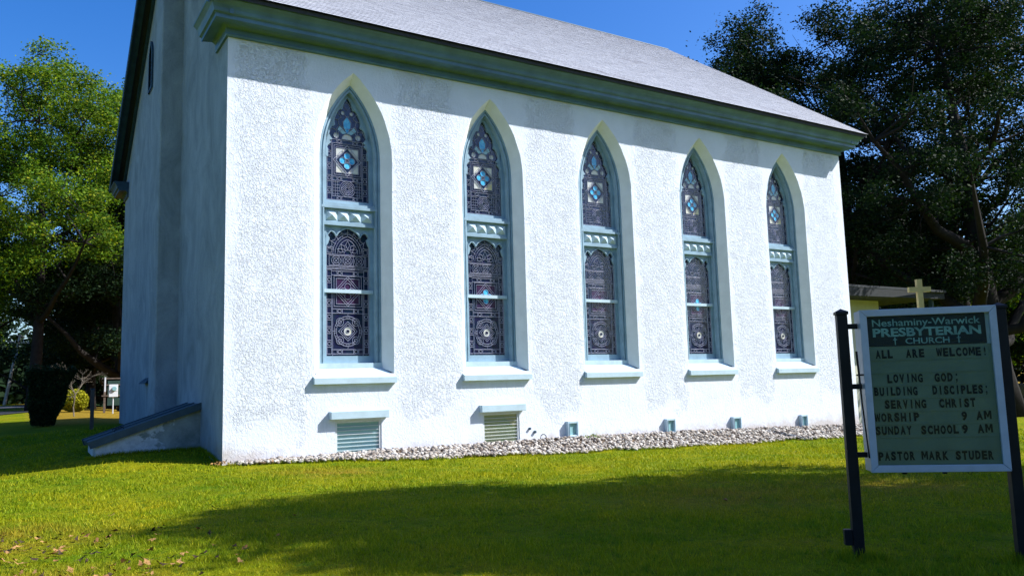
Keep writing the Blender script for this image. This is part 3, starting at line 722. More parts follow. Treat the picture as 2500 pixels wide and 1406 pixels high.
# ------------------------------------------------------------------ gravel bed
gr_ = random.Random(11); ico = None
def rock_verts(r):
    import itertools
    pts = []
    phi = (1+5**.5)/2
    base = [(-1,phi,0),(1,phi,0),(-1,-phi,0),(1,-phi,0),(0,-1,phi),(0,1,phi),(0,-1,-phi),(0,1,-phi),(phi,0,-1),(phi,0,1),(-phi,0,-1),(-phi,0,1)]
    return [Vector(p).normalized() for p in base]
ICO = rock_verts(1); ICF = [(0,11,5),(0,5,1),(0,1,7),(0,7,10),(0,10,11),(1,5,9),(5,11,4),(11,10,2),(10,7,6),(7,1,8),(3,9,4),(3,4,2),(3,2,6),(3,6,8),(3,8,9),(4,9,5),(2,4,11),(6,2,10),(8,6,7),(9,8,1)]
def add_rock(mb, x, y, z, s, flat=.55):
    m = Matrix.Rotation(gr_.uniform(0, 6.28), 3, 'Z') @ Matrix.Rotation(gr_.uniform(-.5, .5), 3, 'X') @ Matrix.Rotation(gr_.uniform(-.5, .5), 3, 'Y')
    sx, sy, szz = s*gr_.uniform(.8, 1.3), s*gr_.uniform(.6, .95), s*gr_.uniform(flat*.8, flat*1.3); vs = []
    for p in ICO:
        j = gr_.uniform(.8, 1.15); v = m @ Vector((p.x*sx*j, p.y*sy*j, p.z*szz*j)); vs.append((v.x+x, v.y+y, v.z+z))
    mb.add(vs, ICF)
def gravel_front(x):  return -(0.30+.85*float(sst((x)/4.5)))-.08*math.sin(x*1.7)-.05*math.sin(x*4.1)
gm = MB(); tn = []
for k in range(7800):
    x = gr_.uniform(.25, 23.6); yf = gravel_front(x); y = yf*gr_.random()**.8
    if x < 2.2 and gr_.random() < .2: continue
    s = gr_.uniform(.026, .066)*(1.35 if gr_.random() < .2 else 1); add_rock(gm, x, y-.03, gz(x, y)+.03+gr_.uniform(0, .05), s)
    v = min(1, max(0, gr_.gauss(.58, .28))); tn += [v]*20
go = gm.build('gravel_bed', M['gravel'], None, True, kind='stuff'); set_tone(go.data, tn)
go['label'] = 'bed of pale rounded gravel along the foot of the white wall'
bedm = MB()
for i in range(60):
    xa, xb = .1+i*.395, .1+(i+1)*.395
    ya, yb2 = gravel_front(xa)+.02, gravel_front(xb)+.02
    for j in range(4):
        p = []
        for (xx, yy) in ((xa, ya*j/4), (xa, ya*(j+1)/4), (xb, yb2*(j+1)/4), (xb, yb2*j/4)): p.append((xx, yy, gz(xx, yy)+.02))
        bedm.poly(p)
bedm.build('gravel_soil', M['soil'], None, True, kind='structure')
for (x, y, s, lb, mt) in ((.42, -.22, .11, 'flat brown stone at the church corner, nearest the corner edge', 'stone_brown'), (1.0, -.42, .13, 'largest dark brown stone at the left end of the gravel', 'stone_brown'),
                      (.78, -.48, .09, 'small tan stone lying in the grass edge of the gravel', 'soil')):
    mb = MB(); add_rock(mb, 0, 0, 0, s, .4); o = mb.build('field_stone', M[mt]); o.location = (x, y, gz(x, y)+.05); tag(o, lb, 'stone', 'brown stones at the church corner')

# ------------------------------------------------------------------ trees
def leaf_mesh(name, C, size, mat, rng, upbias=.35):
    """C: (n,3) centres; every leaf is a folded diamond of four points"""
    n = len(C); a = rng.normal(size=(n, 3)); a[:, 2] += upbias*0; a /= np.linalg.norm(a, axis=1)[:, None]
    b = rng.normal(size=(n, 3)); b -= (b*a).sum(1)[:, None]*a; b /= np.linalg.norm(b, axis=1)[:, None]
    a[:, 2] *= .7; s = size*rng.uniform(.6, 1.35, n)[:, None]; nrm = np.cross(a, b)
    V = np.empty((n, 4, 3)); V[:, 0] = C-a*s; V[:, 1] = C+b*s*.55+nrm*s*.18; V[:, 2] = C+a*s; V[:, 3] = C-b*s*.55+nrm*s*.18
    me = bpy.data.meshes.new(name); me.vertices.add(n*4); me.vertices.foreach_set('co', V.astype(np.float32).ravel())
    me.loops.add(n*4); me.loops.foreach_set('vertex_index', np.arange(n*4, dtype=np.int32))
    me.polygons.add(n); me.polygons.foreach_set('loop_start', np.arange(n, dtype=np.int32)*4); me.polygons.foreach_set('loop_total', np.full(n, 4, np.int32))
    me.update(calc_edges=True); me.materials.append(mat); return me
def tree(name, label, pos, H, Rr, cbase, seed, nclump=70, nleaf=600, leaf=.16, mat='leaf_mid', trunk_r=.4, lean=(0, 0), clump=1.5, cat='tree', group=None, fork=None, bark='bark', squash=.62, shape=.65):
    rng = np.random.default_rng(seed); z0 = gz(*pos[:2]); root = thing(name, label, cat, (pos[0], pos[1], z0), 0, group)
    top = H*.82; tp = []
    for i in range(9):
        u = i/8; tp.append(Vector((lean[0]*u+math.sin(u*3+seed)*.02*H*u, lean[1]*u+math.cos(u*2.3+seed)*.02*H*u, -.3+(top+.3)*u)))
    tr_ = lambda u: trunk_r*(1-u)**.8*.92+.03+(trunk_r*.35*math.exp(-u*22))
    mb = MB(); mb.tube(tp, [tr_(i/8) for i in range(9)], 10)
    def trunk_at(z):
        u = min(1, max(0, (z+.3)/(top+.3))); i = min(int(u*8), 7); return tp[i].lerp(tp[i+1], u*8-i), tr_(u)
    # clumps spread through the crown's volume
    ph = rng.uniform(0, 6.28, 4); C = []
    tries = 0
    while len(C) < nclump and tries < nclump*60:
        tries += 1
        u = rng.uniform(0, 1)**.9; th = rng.uniform(0, 2*math.pi)
        prof = math.sin(math.pi*min(1, max(.02, u*(1-.06)+.08))**shape)**.7
        lob = 1+.20*math.sin(2*th+ph[0])+.14*math.sin(3*th+ph[1]+u*4)+.10*math.sin(5*th+ph[2]+u*7)
        r = Rr*prof*lob*rng.uniform(0, 1)**.42; z = cbase+(H-cbase)*u
        p = Vector((r*math.cos(th)+lean[0]*.8*u, r*math.sin(th)+lean[1]*.8*u, z))
        if all((p-q).length > clump*.72 for q in C): C.append(p)
    order = sorted(C, key=lambda p: -math.hypot(p.x, p.y)); mains = []
    for p in order:
        if all((p-q).length > Rr*.75 for q in mains) and len(mains) < 12: mains.append(p)
    nodes = []
    for p in mains:
        hd = math.hypot(p.x, p.y); za = max(cbase*.55, min(top*.93, p.z-hd*.75)); a, ra = trunk_at(za); r0 = min(ra*.62, .05+.022*(p-a).length+trunk_r*.14)
        pts = [a]; rad = [r0]
        for k in range(1, 7):
            u = k/6; q = a.lerp(p, u); q.z += math.sin(math.pi*u)*(-.06)*(p-a).length+ (u-u*u)*.1*H*.3; q += Vector(rng.normal(size=3)*.06*Rr*.5*(1-u*.3))*(u < 1)
            pts.append(q); rad.append(r0*(1-u)**.85+.022)
        mb.tube(pts, rad, 6, False); nodes += list(zip(pts[1:], rad[1:]))
    for p in C:
        if p in mains: continue
        cand = [(q, r) for q, r in nodes if q.z < p.z+1.2]
        if not cand: cand = nodes
        q, r = min(cand, key=lambda t2: (t2[0]-p).length)
        a2, ra = trunk_at(max(cbase*.7, p.z-(Vector((p.x, p.y, 0))).length))
        if (a2-p).length < (q-p).length: q, r = a2, ra*.5
        r = min(r, .07+.01*(q-p).length); m = q.lerp(p, .5)+Vector(rng.normal(size=3)*.25)
        mb.tube([q, m, p], [r, r*.6+.01, .018], 5, False); 
        for _ in range(3):
            e = p+Vector(rng.normal(size=3)*clump*.55); mb.tube([m.lerp(p, rng.uniform(.2, 1)), e], [.022, .010], 4, False)
    mb.build('trunk', M[bark], root, True)
    pts = []
    for p in C:
        sc = clump*rng.uniform(.7, 1.25); n = int(nleaf*(sc/clump)**2)
        # several sub sprays in each clump leave gaps between them
        k = 7; sub = rng.normal(size=(k, 3)); sub /= np.linalg.norm(sub, axis=1)[:, None]; sub *= sc*rng.uniform(.25, .95, (k, 1)); sub[:, 2] *= squash
        idx = rng.integers(0, k, n); off = rng.normal(size=(n, 3))*sc*.26; off[:, 2] *= .6
        pts.append(np.array(p)[None]+sub[idx]+off)
    pts = np.concatenate(pts); pts = pts[pts[:, 2] > .2]
    me = leaf_mesh('crown', pts, leaf, M[mat], rng); tn = np.clip(rng.normal(.5, .22, len(pts)), 0, 1); set_tone(me, tn)
    inst('crown', me, root); return root
G_L = 'trees beyond the left of the church'; G_R = 'trees beyond the right of the church'; G_B = 'background trees'
tree('maple_tree', 'tall sunlit green tree left of the church roof, with the highest narrow tip', (-2.6, 43), 25.0, 6.9, 9.0, 1, 98, 950, .105, 'leaf_mid', .42, clump=1.75, group=G_L)
tree('maple_tree', 'broad yellow green tree whose crown meets the dark gable rake edge', (3.8, 47), 24.9, 6.8, 9.5, 2, 94, 950, .105, 'leaf_mid', .5, clump=1.75, group=G_L)
tree('maple_tree', 'low yellow green tree at the left edge with drooping sunlit foliage', (-6.9, 50), 14.0, 5.4, 6.8, 33, 80, 900, .10, 'leaf_bright', .3, clump=1.4, group=G_L)
tree('oak_tree', 'big dark tree with a heavy leaning trunk behind the meter box', (3.4, 45), 15.0, 6.0, 4.2, 4, 80, 900, .105, 'leaf_dark', .62, lean=(-1.5, 0), clump=1.6, group=G_L)
tree('oak_tree', 'tree with shade-dark leaves filling the space above the clipped hedge', (1.6, 54), 13.5, 4.0, 3.0, 14, 70, 700, .11, 'leaf_dark', .4, clump=1.5, group=G_L)  # added tree; its dark leaf colour stands for shade below the tall crowns
tree('oak_tree', 'tall far dark tree at the left edge behind the utility pole top', (-10.5, 118), 26, 9.0, 1.5, 15, 90, 480, .24, 'leaf_dark', .45, clump=2.3, group=G_B)
tree('oak_tree', 'dark green tree in shade behind the bare twiggy shrub', (4.8, 70), 15, 6.5, 1.6, 5, 90, 650, .15, 'leaf_dark', .4, clump=1.9, group=G_L)
tree('oak_tree', 'dark tree standing behind the leaning utility pole', (-12.0, 124), 17, 8.5, 1.8, 6, 80, 480, .22, 'leaf_mid', .4, clump=2.2, group=G_B)
tree('oak_tree', 'distant dark tree just left of the golden round bush', (3.5, 96), 20, 9.5, 1.2, 7, 90, 520, .20, 'leaf_dark', .4, clump=2.2, group=G_B)
tree('oak_tree', 'distant dark tree behind the meter rack beside the gable', (11.5, 84), 18, 8.5, 1.2, 8, 80, 480, .20, 'leaf_dark', .4, clump=2.2, group=G_B)
# right hand side
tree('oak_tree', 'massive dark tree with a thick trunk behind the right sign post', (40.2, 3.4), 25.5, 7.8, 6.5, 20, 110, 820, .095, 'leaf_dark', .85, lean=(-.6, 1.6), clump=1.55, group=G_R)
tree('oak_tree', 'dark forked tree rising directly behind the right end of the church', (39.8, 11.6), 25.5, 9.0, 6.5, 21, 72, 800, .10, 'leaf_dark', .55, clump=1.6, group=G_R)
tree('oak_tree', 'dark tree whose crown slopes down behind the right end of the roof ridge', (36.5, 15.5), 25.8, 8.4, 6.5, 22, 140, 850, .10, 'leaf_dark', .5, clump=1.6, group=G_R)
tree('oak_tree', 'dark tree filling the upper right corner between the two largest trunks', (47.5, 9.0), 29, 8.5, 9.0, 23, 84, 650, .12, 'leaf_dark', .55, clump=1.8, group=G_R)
tree('oak_tree', 'dark background tree low above the cream annex roof', (57, 20), 17, 8.5, 2.0, 24, 90, 600, .15, 'leaf_dark', .45, clump=1.9, group=G_B)
tree('oak_tree', 'background tree between the wooden cross and the thick trunk', (66, 12), 16, 8.5, 3.4, 25, 80, 550, .16, 'leaf_mid', .45, clump=2.0, group=G_B)
tree('oak_tree', 'far tree at the right edge beyond the parked car', (94, 24), 19, 9.0, 3.0, 26, 80, 420, .24, 'leaf_dark', .5, clump=2.3, group=G_B)
tree('oak_tree', 'far tree seen through the gap right of the sign', (86, 36), 20, 10.0, 2.0, 27, 90, 420, .24, 'leaf_dark', .5, clump=2.3, group=G_B)
# trees on the sunny side, outside the frame, that shade the lawn
tree('oak_tree', 'shade tree standing off the right of the lawn', (13.8, -18.3), 17.0, 4.5, 5.0, 40, 110, 560, .12, 'leaf_mid', .26, clump=1.15, group='shade trees by the lawn')
tree('oak_tree', 'shade tree standing behind the sign at the road side', (14.6, -22.0), 15.0, 4.3, 4.6, 41, 84, 520, .13, 'leaf_mid', .3, clump=1.3, group='shade trees by the lawn')

# dense far woodland that reads as one mass
rng = np.random.default_rng(77); P = []
for (cx, cy, wx, wy, h, n) in ((-30, 128, 60, 8, 13, 26000), (30, 118, 40, 8, 14, 14000), (120, 60, 10, 60, 15, 26000), (-20, -78, 90, 8, 19, 26000), (95, -50, 8, 50, 15, 12000), (-95, 20, 8, 90, 16, 16000)):
    q = rng.uniform(-1, 1, (n, 3)); q[:, 0] = cx+q[:, 0]*wx; q[:, 1] = cy+q[:, 1]*wy
    hh = h*(.72+.28*np.sin(q[:, 0]*.35+np.sin(q[:, 1]*.3)*2)*np.cos(q[:, 1]*.22)); q[:, 2] = (q[:, 2]*.5+.5)*hh; P.append(q)
me = leaf_mesh('far_woodland', np.concatenate(P), .62, M['leaf_dark'], rng); set_tone(me, rng.uniform(0, .7, len(me.polygons)))
inst('far_woodland', me, None, kind='stuff')

# ------------------------------------------------------------------ hedge, bushes, bare shrub
def bush(name, label, pos, shell, size, leaf, n, mat, cat, seed, stems=6, group=None):
    rng = np.random.default_rng(seed); z0 = gz(*pos); root = thing(name, label, cat, (*pos, z0), 0, group)
    p = shell(rng, n); me = leaf_mesh('foliage', p, leaf, M[mat], rng); set_tone(me, np.clip(rng.normal(.5, .22, n), 0, 1)); inst('foliage', me, root)
    st = MB()
    for k in range(stems):
        a = rng.uniform(0, 6.28); st.tube([(.06*math.cos(a), .06*math.sin(a), -.1), (size*.25*math.cos(a), size*.25*math.sin(a), size*.5), (size*.45*math.cos(a), size*.45*math.sin(a), size*.85)], [.03, .02, .01], 5)
    st.build('stem', M['bark'], root); return root
def wedge(rng, n):
    u = rng.uniform(0, 1, n); z = .05+2.22*u; hw = .38+.44*u**.8; k = rng.integers(0, 3, n)
    x = rng.uniform(-1, 1, n); y = rng.uniform(-1, 1, n); x = np.where(k == 0, np.sign(x)*(1-.12*rng.random(n)), x); y = np.where(k == 1, np.sign(y)*(1-.12*rng.random(n)), y)
    z = np.where((k == 2), 2.27-.12*rng.random(n)+.05*np.sin(x*7), z); hw = np.where(k == 2, .82, hw)
    hw = hw*(1+.06*np.sin(z*5+x*3)+.05*np.sin(y*6+z*9)); sh = rng.random(n) < .05; z = np.where(sh & (k == 2), z+rng.uniform(0, .26, n), z)
    return np.stack([x*hw+.25*(z/2.3-.5), y*.8*hw/.8, z], 1)
bush('clipped_hedge', 'dark wedge shaped clipped hedge, wider at the top, in shade left of the church', (-2.75, 19.4), wedge, 1.7, .06, 24000, 'leaf_hedge', 'hedge', 5)
def ball(rng, n):
    v = rng.normal(size=(n, 3)); v /= np.linalg.norm(v, axis=1)[:, None]; r = rng.uniform(.82, 1.03, n)+.05*np.sin(v[:, 0]*9)*np.sin(v[:, 2]*8+v[:, 1]*5)
    v *= r[:, None]; return np.stack([v[:, 0]*.76, v[:, 1]*.74, .68+v[:, 2]*.68], 1)
bush('round_bush', 'golden yellow green ball shaped bush in sun beside the dark hedge', (-.55, 37.6), ball, 1.5, .075, 9000, 'leaf_gold', 'bush', 6)
rb_ = random.Random(21)
def branch(mb, p, d, ln, r, lvl):
    q = p+d*ln*.5+Vector((rb_.uniform(-1,1), rb_.uniform(-1,1), rb_.uniform(-.5,.5)))*ln*.08; e = p+d*ln+Vector((0,0,-.04*ln*(3-lvl)))
    mb.tube([p, q, e], [r, r*.8, r*.6], 5, False)
    if lvl == 0: return
    for k in range(3 if lvl > 1 else 4):
        nd = (d+Vector((rb_.uniform(-1,1), rb_.uniform(-1,1), rb_.uniform(-.55,.6)))*.85).normalized(); branch(mb, e if k else q, nd, ln*.68, r*.6, lvl-1)
bs = MB(); branch(bs, Vector((0,0,-.1)), Vector((.02,0,1)), 1.15, .04, 5)
bare = thing('bare_shrub', 'pale leafless twiggy weeping tree above the golden bush', 'bare tree', (-1.1, 29.0, gz(-1.1, 29.0)))
bs.build('branches', M['bark_pale'], bare)

# ------------------------------------------------------------------ left background furniture
up_ = thing('utility_pole', 'pale leaning wooden utility pole with crossarm beyond the road at the left', 'utility pole', (-4.2, 104, gz(-4.2, 104)))
MB().tube([(0,0,-.5), (.75,0,4.5), (1.5,0,9.0)], [.21, .18, .15], 10).build('pole', M['pole_wood'], up_)
MB().obox((1.42,-.12,8.0), (1.15,.06,.07), Matrix.Rotation(R_(4), 3, 'Y')).build('crossarm', M['pole_wood'], up_)
MB().obox((2.0,-.12,8.75), (.95,.04,.04), Matrix.Rotation(R_(12), 3, 'Y')).build('bracket_arm', M['pole_wood'], up_)
for dx in (.45, 1.0, 1.9, 2.4): MB().tube([(dx,-.12,8.05), (dx,-.12,8.28)], .05, 6).build('insulator', M['meter'], up_)
MB().tube([(1.05,-.2,5.6), (1.2,-.2,6.9)], .16, 8).build('transformer', M['meter'], up_)
for (sx_, nm) in ((.45, 0), (2.4, 0)):
    wr = MB(); wr.tube([(sx_+(60 if False else -45)*u, 2*u, 8.3-3.2*u*(1-u)*1.6) for u in (0, .2, .4, .6, .8, 1.)], .02, 4); wr.build('cable', M['black_paint'], up_)
mr = thing('electric_meter', 'pale grey electric meter box on a thin pipe in front of a timber rack', 'electric meter', (1.45, 36.2, gz(1.45, 36.2)))
MB().tube([(0,0,-.2), (0,0,1.0)], .035, 8).build('conduit', M['meter'], mr)
bevel(MB().box(-.25, .25, -.10, .10, 1.0, 1.76).build('box', M['meter'], mr), .012)
MB().tube([(.04,-.10,1.50), (.04,-.20,1.50)], [.14, .125], 14).build('meter_dial', M['glass_lattice'], mr)
MB().box(-.22, .22, -.106, -.099, 1.34, 1.352).build('door_seam', M['trim_dark'], mr)
rk = thing('timber_rack', 'dark timber post and rail rack behind the meter box', 'rack', (1.2, 37.3, gz(1.2, 37.3)))
for x in (-.12, .98): MB().box(x-.06, x+.06, -.06, .06, -.3, 2.15).build('post', M['post_wood'], rk)
for z in (1.05, 1.72, 2.12): MB().box(-.3, 1.2, -.10, -.062, z-.035, z+.035).build('rail', M['post_wood'], rk)
MB().box(.04, .86, -.045, .03, .45, 1.98).build('board', simple('dark_green_board', (.02, .05, .04), .6), rk)
MB().box(-.16, -.08, -.18, -.11, 1.3, 2.2).build('white_strip', M['meter'], rk)
pp = thing('lone_post', 'thin dark post standing alone in the shaded grass beside the cellar entry', 'post', (-1.52, 13.9, gz(-1.52, 13.9)))
MB().box(-.06, .06, -.06, .06, -.3, 1.42).build('shaft', M['post_wood'], pp); MB().box(-.068, .068, -.068, .068, 1.42, 1.47).build('cap', M['trim_dark'], pp)

# ------------------------------------------------------------------ annex, cross, car, log at the right
an = thing('annex', 'low cream annex with a dark flat canopy roof beyond the right end of the church', 'building', (0, 0, 0))
MB().box(23.6, 29.9, 3.3, 14, -1, 4.95).build('wall', M['cream'], an)
rf = MB().add([(23.3, 2.2, 4.95), (32.4, 1.6, 4.95), (32.4, 15, 4.95), (23.3, 15, 4.95), (23.3, 2.2, 5.32), (32.4, 1.6, 5.25), (32.4, 15, 5.5), (23.3, 15, 5.9)], [(0,3,2,1),(4,5,6,7),(0,1,5,4),(1,2,6,5),(2,3,7,6),(3,0,4,7)])
r_o = rf.build('roof', M['slate_under'], an)
MB().box(23.3, 32.45, 1.52, 1.62, 5.24, 5.34).build('gutter', M['slate_under'], r_o)
for x in (32.1,): MB().box(x-.08, x+.08, 2.0, 2.16, -1.2, 4.95).build('canopy_post', M['trim_dark'], an)
bevel(MB().box(28.2, 29.2, 3.24, 3.31, -.9, 1.5).build('door', M['trim_dark'], an), .01)
cr = thing('cross', 'cream painted wooden cross standing behind the church sign', 'cross', (22.35, -3.3, gz(22.35, -3.3)), math.atan2(-.36, .57))
MB().box(-.09, .09, -.07, .07, -.4, 4.80-gz(22.35, -3.3)).build('upright', M['cream_wood'], cr)
zc = 4.45-gz(22.35, -3.3); MB().box(-.37, .37, -.073, .073, zc-.085, zc+.085).build('crossarm', M['cream_wood'], cr)
def car(loc, rz):
    r = thing('parked_car', 'dark parked car seen small between the sign post and thick trunk', 'car', loc, rz)
    prof = [(-2.15,.35),(-2.2,.72),(-2.05,.88),(-1.55,.95),(-.95,1.38),(.55,1.42),(1.25,.98),(2.0,.86),(2.2,.68),(2.2,.35)]
    b = MB(); b.prism(prof, -.82, .82); bevel(b.build('body', simple('dark_blue_car_paint', (.02, .025, .035), .2, .1, 3, 0, .6), r), .07, 2)
    g = MB(); g.prism([(-1.40,.97),(-.90,1.33),(.50,1.37),(1.10,.99)], -.828, .828); g.build('side_window', M['glass_dark'], r)
    g = MB(); g.add([(1.22,-.7,1.03),(1.22,.7,1.03),(.62,.66,1.42),(.62,-.66,1.42)], [(0,1,2,3)]); g.build('windscreen', M['glass_lattice'], r)
    for x in (-1.35, 1.38):
        for y in (-.80, .80):
            wq = MB().tube([(x, y-.1, .33), (x, y+.1, .33)], .33, 16).build('wheel', M['black_paint'], r); MB().tube([(x, y-.112, .33), (x, y+.112, .33)], .18, 10).build('rim', M['alu'], wq)
    for y in (-.6, .6):
        MB().box(2.14, 2.225, y-.16, y+.16, .62, .74).build('headlight', M['glass_white'], r); MB().box(-2.225, -2.15, y-.16, y+.16, .64, .78).build('tail_light', simple('red_lens', (.35,.01,.01), .3), r)
    MB().box(2.17, 2.235, -.78, .78, .38, .52).build('bumper', M['alu'], r)
car((60.2, 12.9, gz(60.2, 12.9)), R_(160))
lg = thing('fallen_log', 'short dark log lying in sunny grass in front of the parked car', 'log', (49.2, 7.9, gz(49.2, 7.9)), .6)
MB().tube([(-.75,0,.17), (0,.04,.18), (.75,0,.16)], [.19, .17, .15], 10).build('stem', M['bark'], lg); MB().tube([(.2,0,.25), (.35,-.1,.55)], [.06, .03], 6).build('stub', M['bark'], lg)

# ------------------------------------------------------------------ church sign
SA = math.atan2(-.66, .751)
sg = thing('church_sign', 'changeable letter church sign in a pale metal frame between two black posts', 'sign', (1.96, -15.09, 0), SA)
SWD, SZ0, SZ1, SD = 1.09, .78, 2.15, .20; FRW = .058
def sbox(nm, mat, x0, x1, y0, y1, z0, z1, par=None, bv=.004):
    o = MB().box(x0, x1, y0, y1, z0, z1).build(nm, M[mat] if isinstance(mat, str) else mat, par or sg)
    return bevel(o, bv) if bv else o
for px in (-.125, SWD+.062):
    base = gz(1.96+.751*px, -15.09-.66*px)
    p = sbox('post', 'black_paint', px-.043, px+.043, .06, .146, -.35, 2.125)
    bevel(MB().add([(px-.052,.051,2.125),(px+.052,.051,2.125),(px+.052,.155,2.125),(px-.052,.155,2.125),(px-.052,.051,2.15),(px+.052,.051,2.15),(px+.052,.155,2.15),(px-.052,.155,2.15),(px,.103,2.178)],
       [(0,3,2,1),(0,1,5,4),(1,2,6,5),(2,3,7,6),(3,0,4,7),(4,5,8),(5,6,8),(6,7,8),(7,4,8)]).build('post_cap', M['black_paint'], p), .002)
for z in (2.02, 1.50, .92): sbox('bracket', 'black_paint', -.083, .0, .08, .125, z-.022, z+.022)
sbox('cabinet', 'alu', .004, SWD-.004, .022, SD, SZ0+.004, SZ1-.004)
fy0, fy1 = -.012, .03
for (nm, pts) in (('frame_rail', [(0,SZ1),(SWD,SZ1),(SWD-FRW,SZ1-FRW),(FRW,SZ1-FRW)]), ('frame_rail', [(0,SZ0),(FRW,SZ0+FRW),(SWD-FRW,SZ0+FRW),(SWD,SZ0)]),
                  ('frame_stile', [(0,SZ0),(0,SZ1),(FRW,SZ1-FRW),(FRW,SZ0+FRW)]), ('frame_stile', [(SWD,SZ0),(SWD-FRW,SZ0+FRW),(SWD-FRW,SZ1-FRW),(SWD,SZ1)])):
    cx = sum(p[0] for p in pts)/4; cz = sum(p[1] for p in pts)/4
    bevel(MB().prism([(cx+(p[0]-cx)*.998, cz+(p[1]-cz)*.998) for p in pts], fy0, fy1).build(nm, M['alu'], sg), .004, 2)
IX0, IX1, IZ0, IZ1 = FRW, SWD-FRW, SZ0+FRW, SZ1-FRW; IW, IH = IX1-IX0, IZ1-IZ0
head = sbox('header_panel', 'sign_black', IX0, IX1-.03, .010, .0215, IZ1-.205*IH, IZ1, None, 0)
board = sbox('letter_board', 'sign_board', IX0, IX1, .012, .0212, IZ0, IZ1-.207*IH, None, 0)
PITCH = .0862*IH
for k in range(10):
    z = IZ1-(.298+.0862*k)*IH
    if z > IZ0+.01: MB().box(IX0+.002, IX1-.002, .0075, .0118, z-.006, z+.002).build('letter_track', M['sign_board'], board)
FC = {}
def glyph(txt, mat, bold=.0):
    key = (txt, mat, bold)
    if key in FC: return FC[key]
    H_ = CAPREF[1] if 'CAPREF' in globals() else .7
    own = {'M': [[(0,0),(.2,0),(.2,.62),(.34,.22),(.46,.22),(.6,.62),(.6,0),(.8,0),(.8,1),(.56,1),(.4,.5),(.24,1),(0,1)]],
           'W': [[(0,1),(.18,1),(.27,.38),(.38,.9),(.52,.9),(.63,.38),(.72,1),(.9,1),(.74,0),(.54,0),(.45,.5),(.36,0),(.16,0)]],
           ';': [[(0,.62),(.2,.62),(.2,.85),(0,.85)], [(0,.0),(.07,.0),(0,-.22),(.1,-.22),(.2,.0),(.2,.22),(0,.22)]]}
    if mat == 'sign_ink' and txt in own:
        vs, fs = [], []
        for pl in own[txt]:
            n = len(pl); b = len(vs); vs += [(x*H_, z*H_, .01) for x, z in pl]+[(x*H_, z*H_, 0) for x, z in pl]
            fs += [tuple(range(b, b+n))]+[(b+i, b+n+i, b+n+(i+1) % n, b+(i+1) % n) for i in range(n)]
        co = np.array(vs, np.float32); FC[key] = (co, fs, co[:, 0].min(), co[:, 0].max(), co[:, 1].min(), co[:, 1].max()); return FC[key]
    cu = bpy.data.curves.new('g', 'FONT'); cu.body = txt; cu.size = 1; cu.offset = bold; cu.resolution_u = 3; cu.extrude = .01
    o = bpy.data.objects.new('g', cu); COL.objects.link(o); dg = bpy.context.evaluated_depsgraph_get(); dg.update()
    me = bpy.data.meshes.new_from_object(o.evaluated_get(dg)); bpy.data.objects.remove(o); bpy.data.curves.remove(cu)
    co = np.empty(len(me.vertices)*3, np.float32); me.vertices.foreach_get('co', co); co = co.reshape(-1, 3)
    x0, x1 = co[:, 0].min(), co[:, 0].max(); y0, y1 = co[:, 1].min(), co[:, 1].max(); FC[key] = (co.copy(), [tuple(p.vertices) for p in me.polygons], x0, x1, y0, y1)
    bpy.data.meshes.remove(me); return FC[key]
def put_text(nm, txt, f0, f1, t0, t1, mat, parent, bold=.0, th=.0012, y=.0098, ref=None, jig=None):
    co, fs, x0, x1, y0, y1 = glyph(txt, mat, bold)
    ry0, ry1 = (ref if ref else (y0, y1)); xa, xb = IX0+f0*IW, IX0+f1*IW; za, zb = IZ1-t1*IH, IZ1-t0*IH
    sx = (xb-xa)/(x1-x0); szz = (zb-za)/(ry1-ry0); mb = MB(); dz = jig or 0
    mb.v = [(xa+(c[0]-x0)*sx, y-th*(c[2] > 0), za+(c[1]-ry0)*szz+dz) for c in co.tolist()]; mb.f = list(fs)
    return mb.build(nm, M[mat], parent)
put_text('heading', 'Neshaminy-Warwick', .045, .93, .022, .085, 'sign_ghost', head, .012, y=.0095)
put_text('heading', 'PRESBYTERIAN', .045, .93, .082, .142, 'sign_ghost', head, .035, y=.0095)
put_text('heading', 'CHURCH', .31, .67, .153, .194, 'sign_ghost', head, .014, y=.0095)
for f in (.225, .745):
    x = IX0+f*IW; za, zb = IZ1-.198*IH, IZ1-.146*IH; h = zb-za
    m = MB(); m.prism([(x-.004, za), (x+.004, za), (x+.0045, zb), (x-.0045, zb)], .0083, .0095); m.prism([(x-.016, zb-h*.36), (x+.016, zb-h*.36), (x+.016, zb-h*.26), (x-.016, zb-h*.26)], .0078, .0082); m.build('dagger_emblem', M['sign_ghost'], head)
CAPREF = glyph('H', 'sign_ink', .07)[4:6]; lj = random.Random(4)
def line(tc, words):
    for wd, f0, f1 in words:
        n = len(wd); st = (f1-f0)/n
        for i, ch in enumerate(wd):
            a, b = f0+i*st, f0+(i+.80)*st
            if ch in 'I!:;': a, b = f0+(i+.30)*st, f0+(i+.52)*st
            if ch in 'MW': a, b = f0+(i-.04)*st, f0+(i+.88)*st
            put_text('letter', ch, a, b, tc-.030, tc+.030, 'sign_ink', board, .05 if ch in '9AG' else (.012 if ch in 'MW;!' else (.035 if ch == 'N' else .055)), ref=CAPREF if ch not in 'S9OCGQ;:' else CAPREF, jig=lj.uniform(-.0015, .0015))
line(.258, [('ALL', .055, .205), ('ARE', .305, .465), ('WELCOME!', .555, .975)])
line(.425, [('LOVING', .135, .435), ('GOD;', .52, .73)])
line(.510, [('BUILDING', .018, .382), ('DISCIPLES;', .496, .955)])
line(.597, [('SERVING', .097, .445), ('CHRIST', .54, .84)])
line(.683, [('WORSHIP', .006, .38), ('9', .71, .765), ('AM', .828, .955)])
line(.770, [('SUNDAY', .004, .31), ('SCHOOL', .376, .688), ('9', .706, .762), ('AM', .828, .955)])
line(.940, [('PASTOR', .012, .318), ('MARK', .363, .588), ('STUDER', .635, .945)])
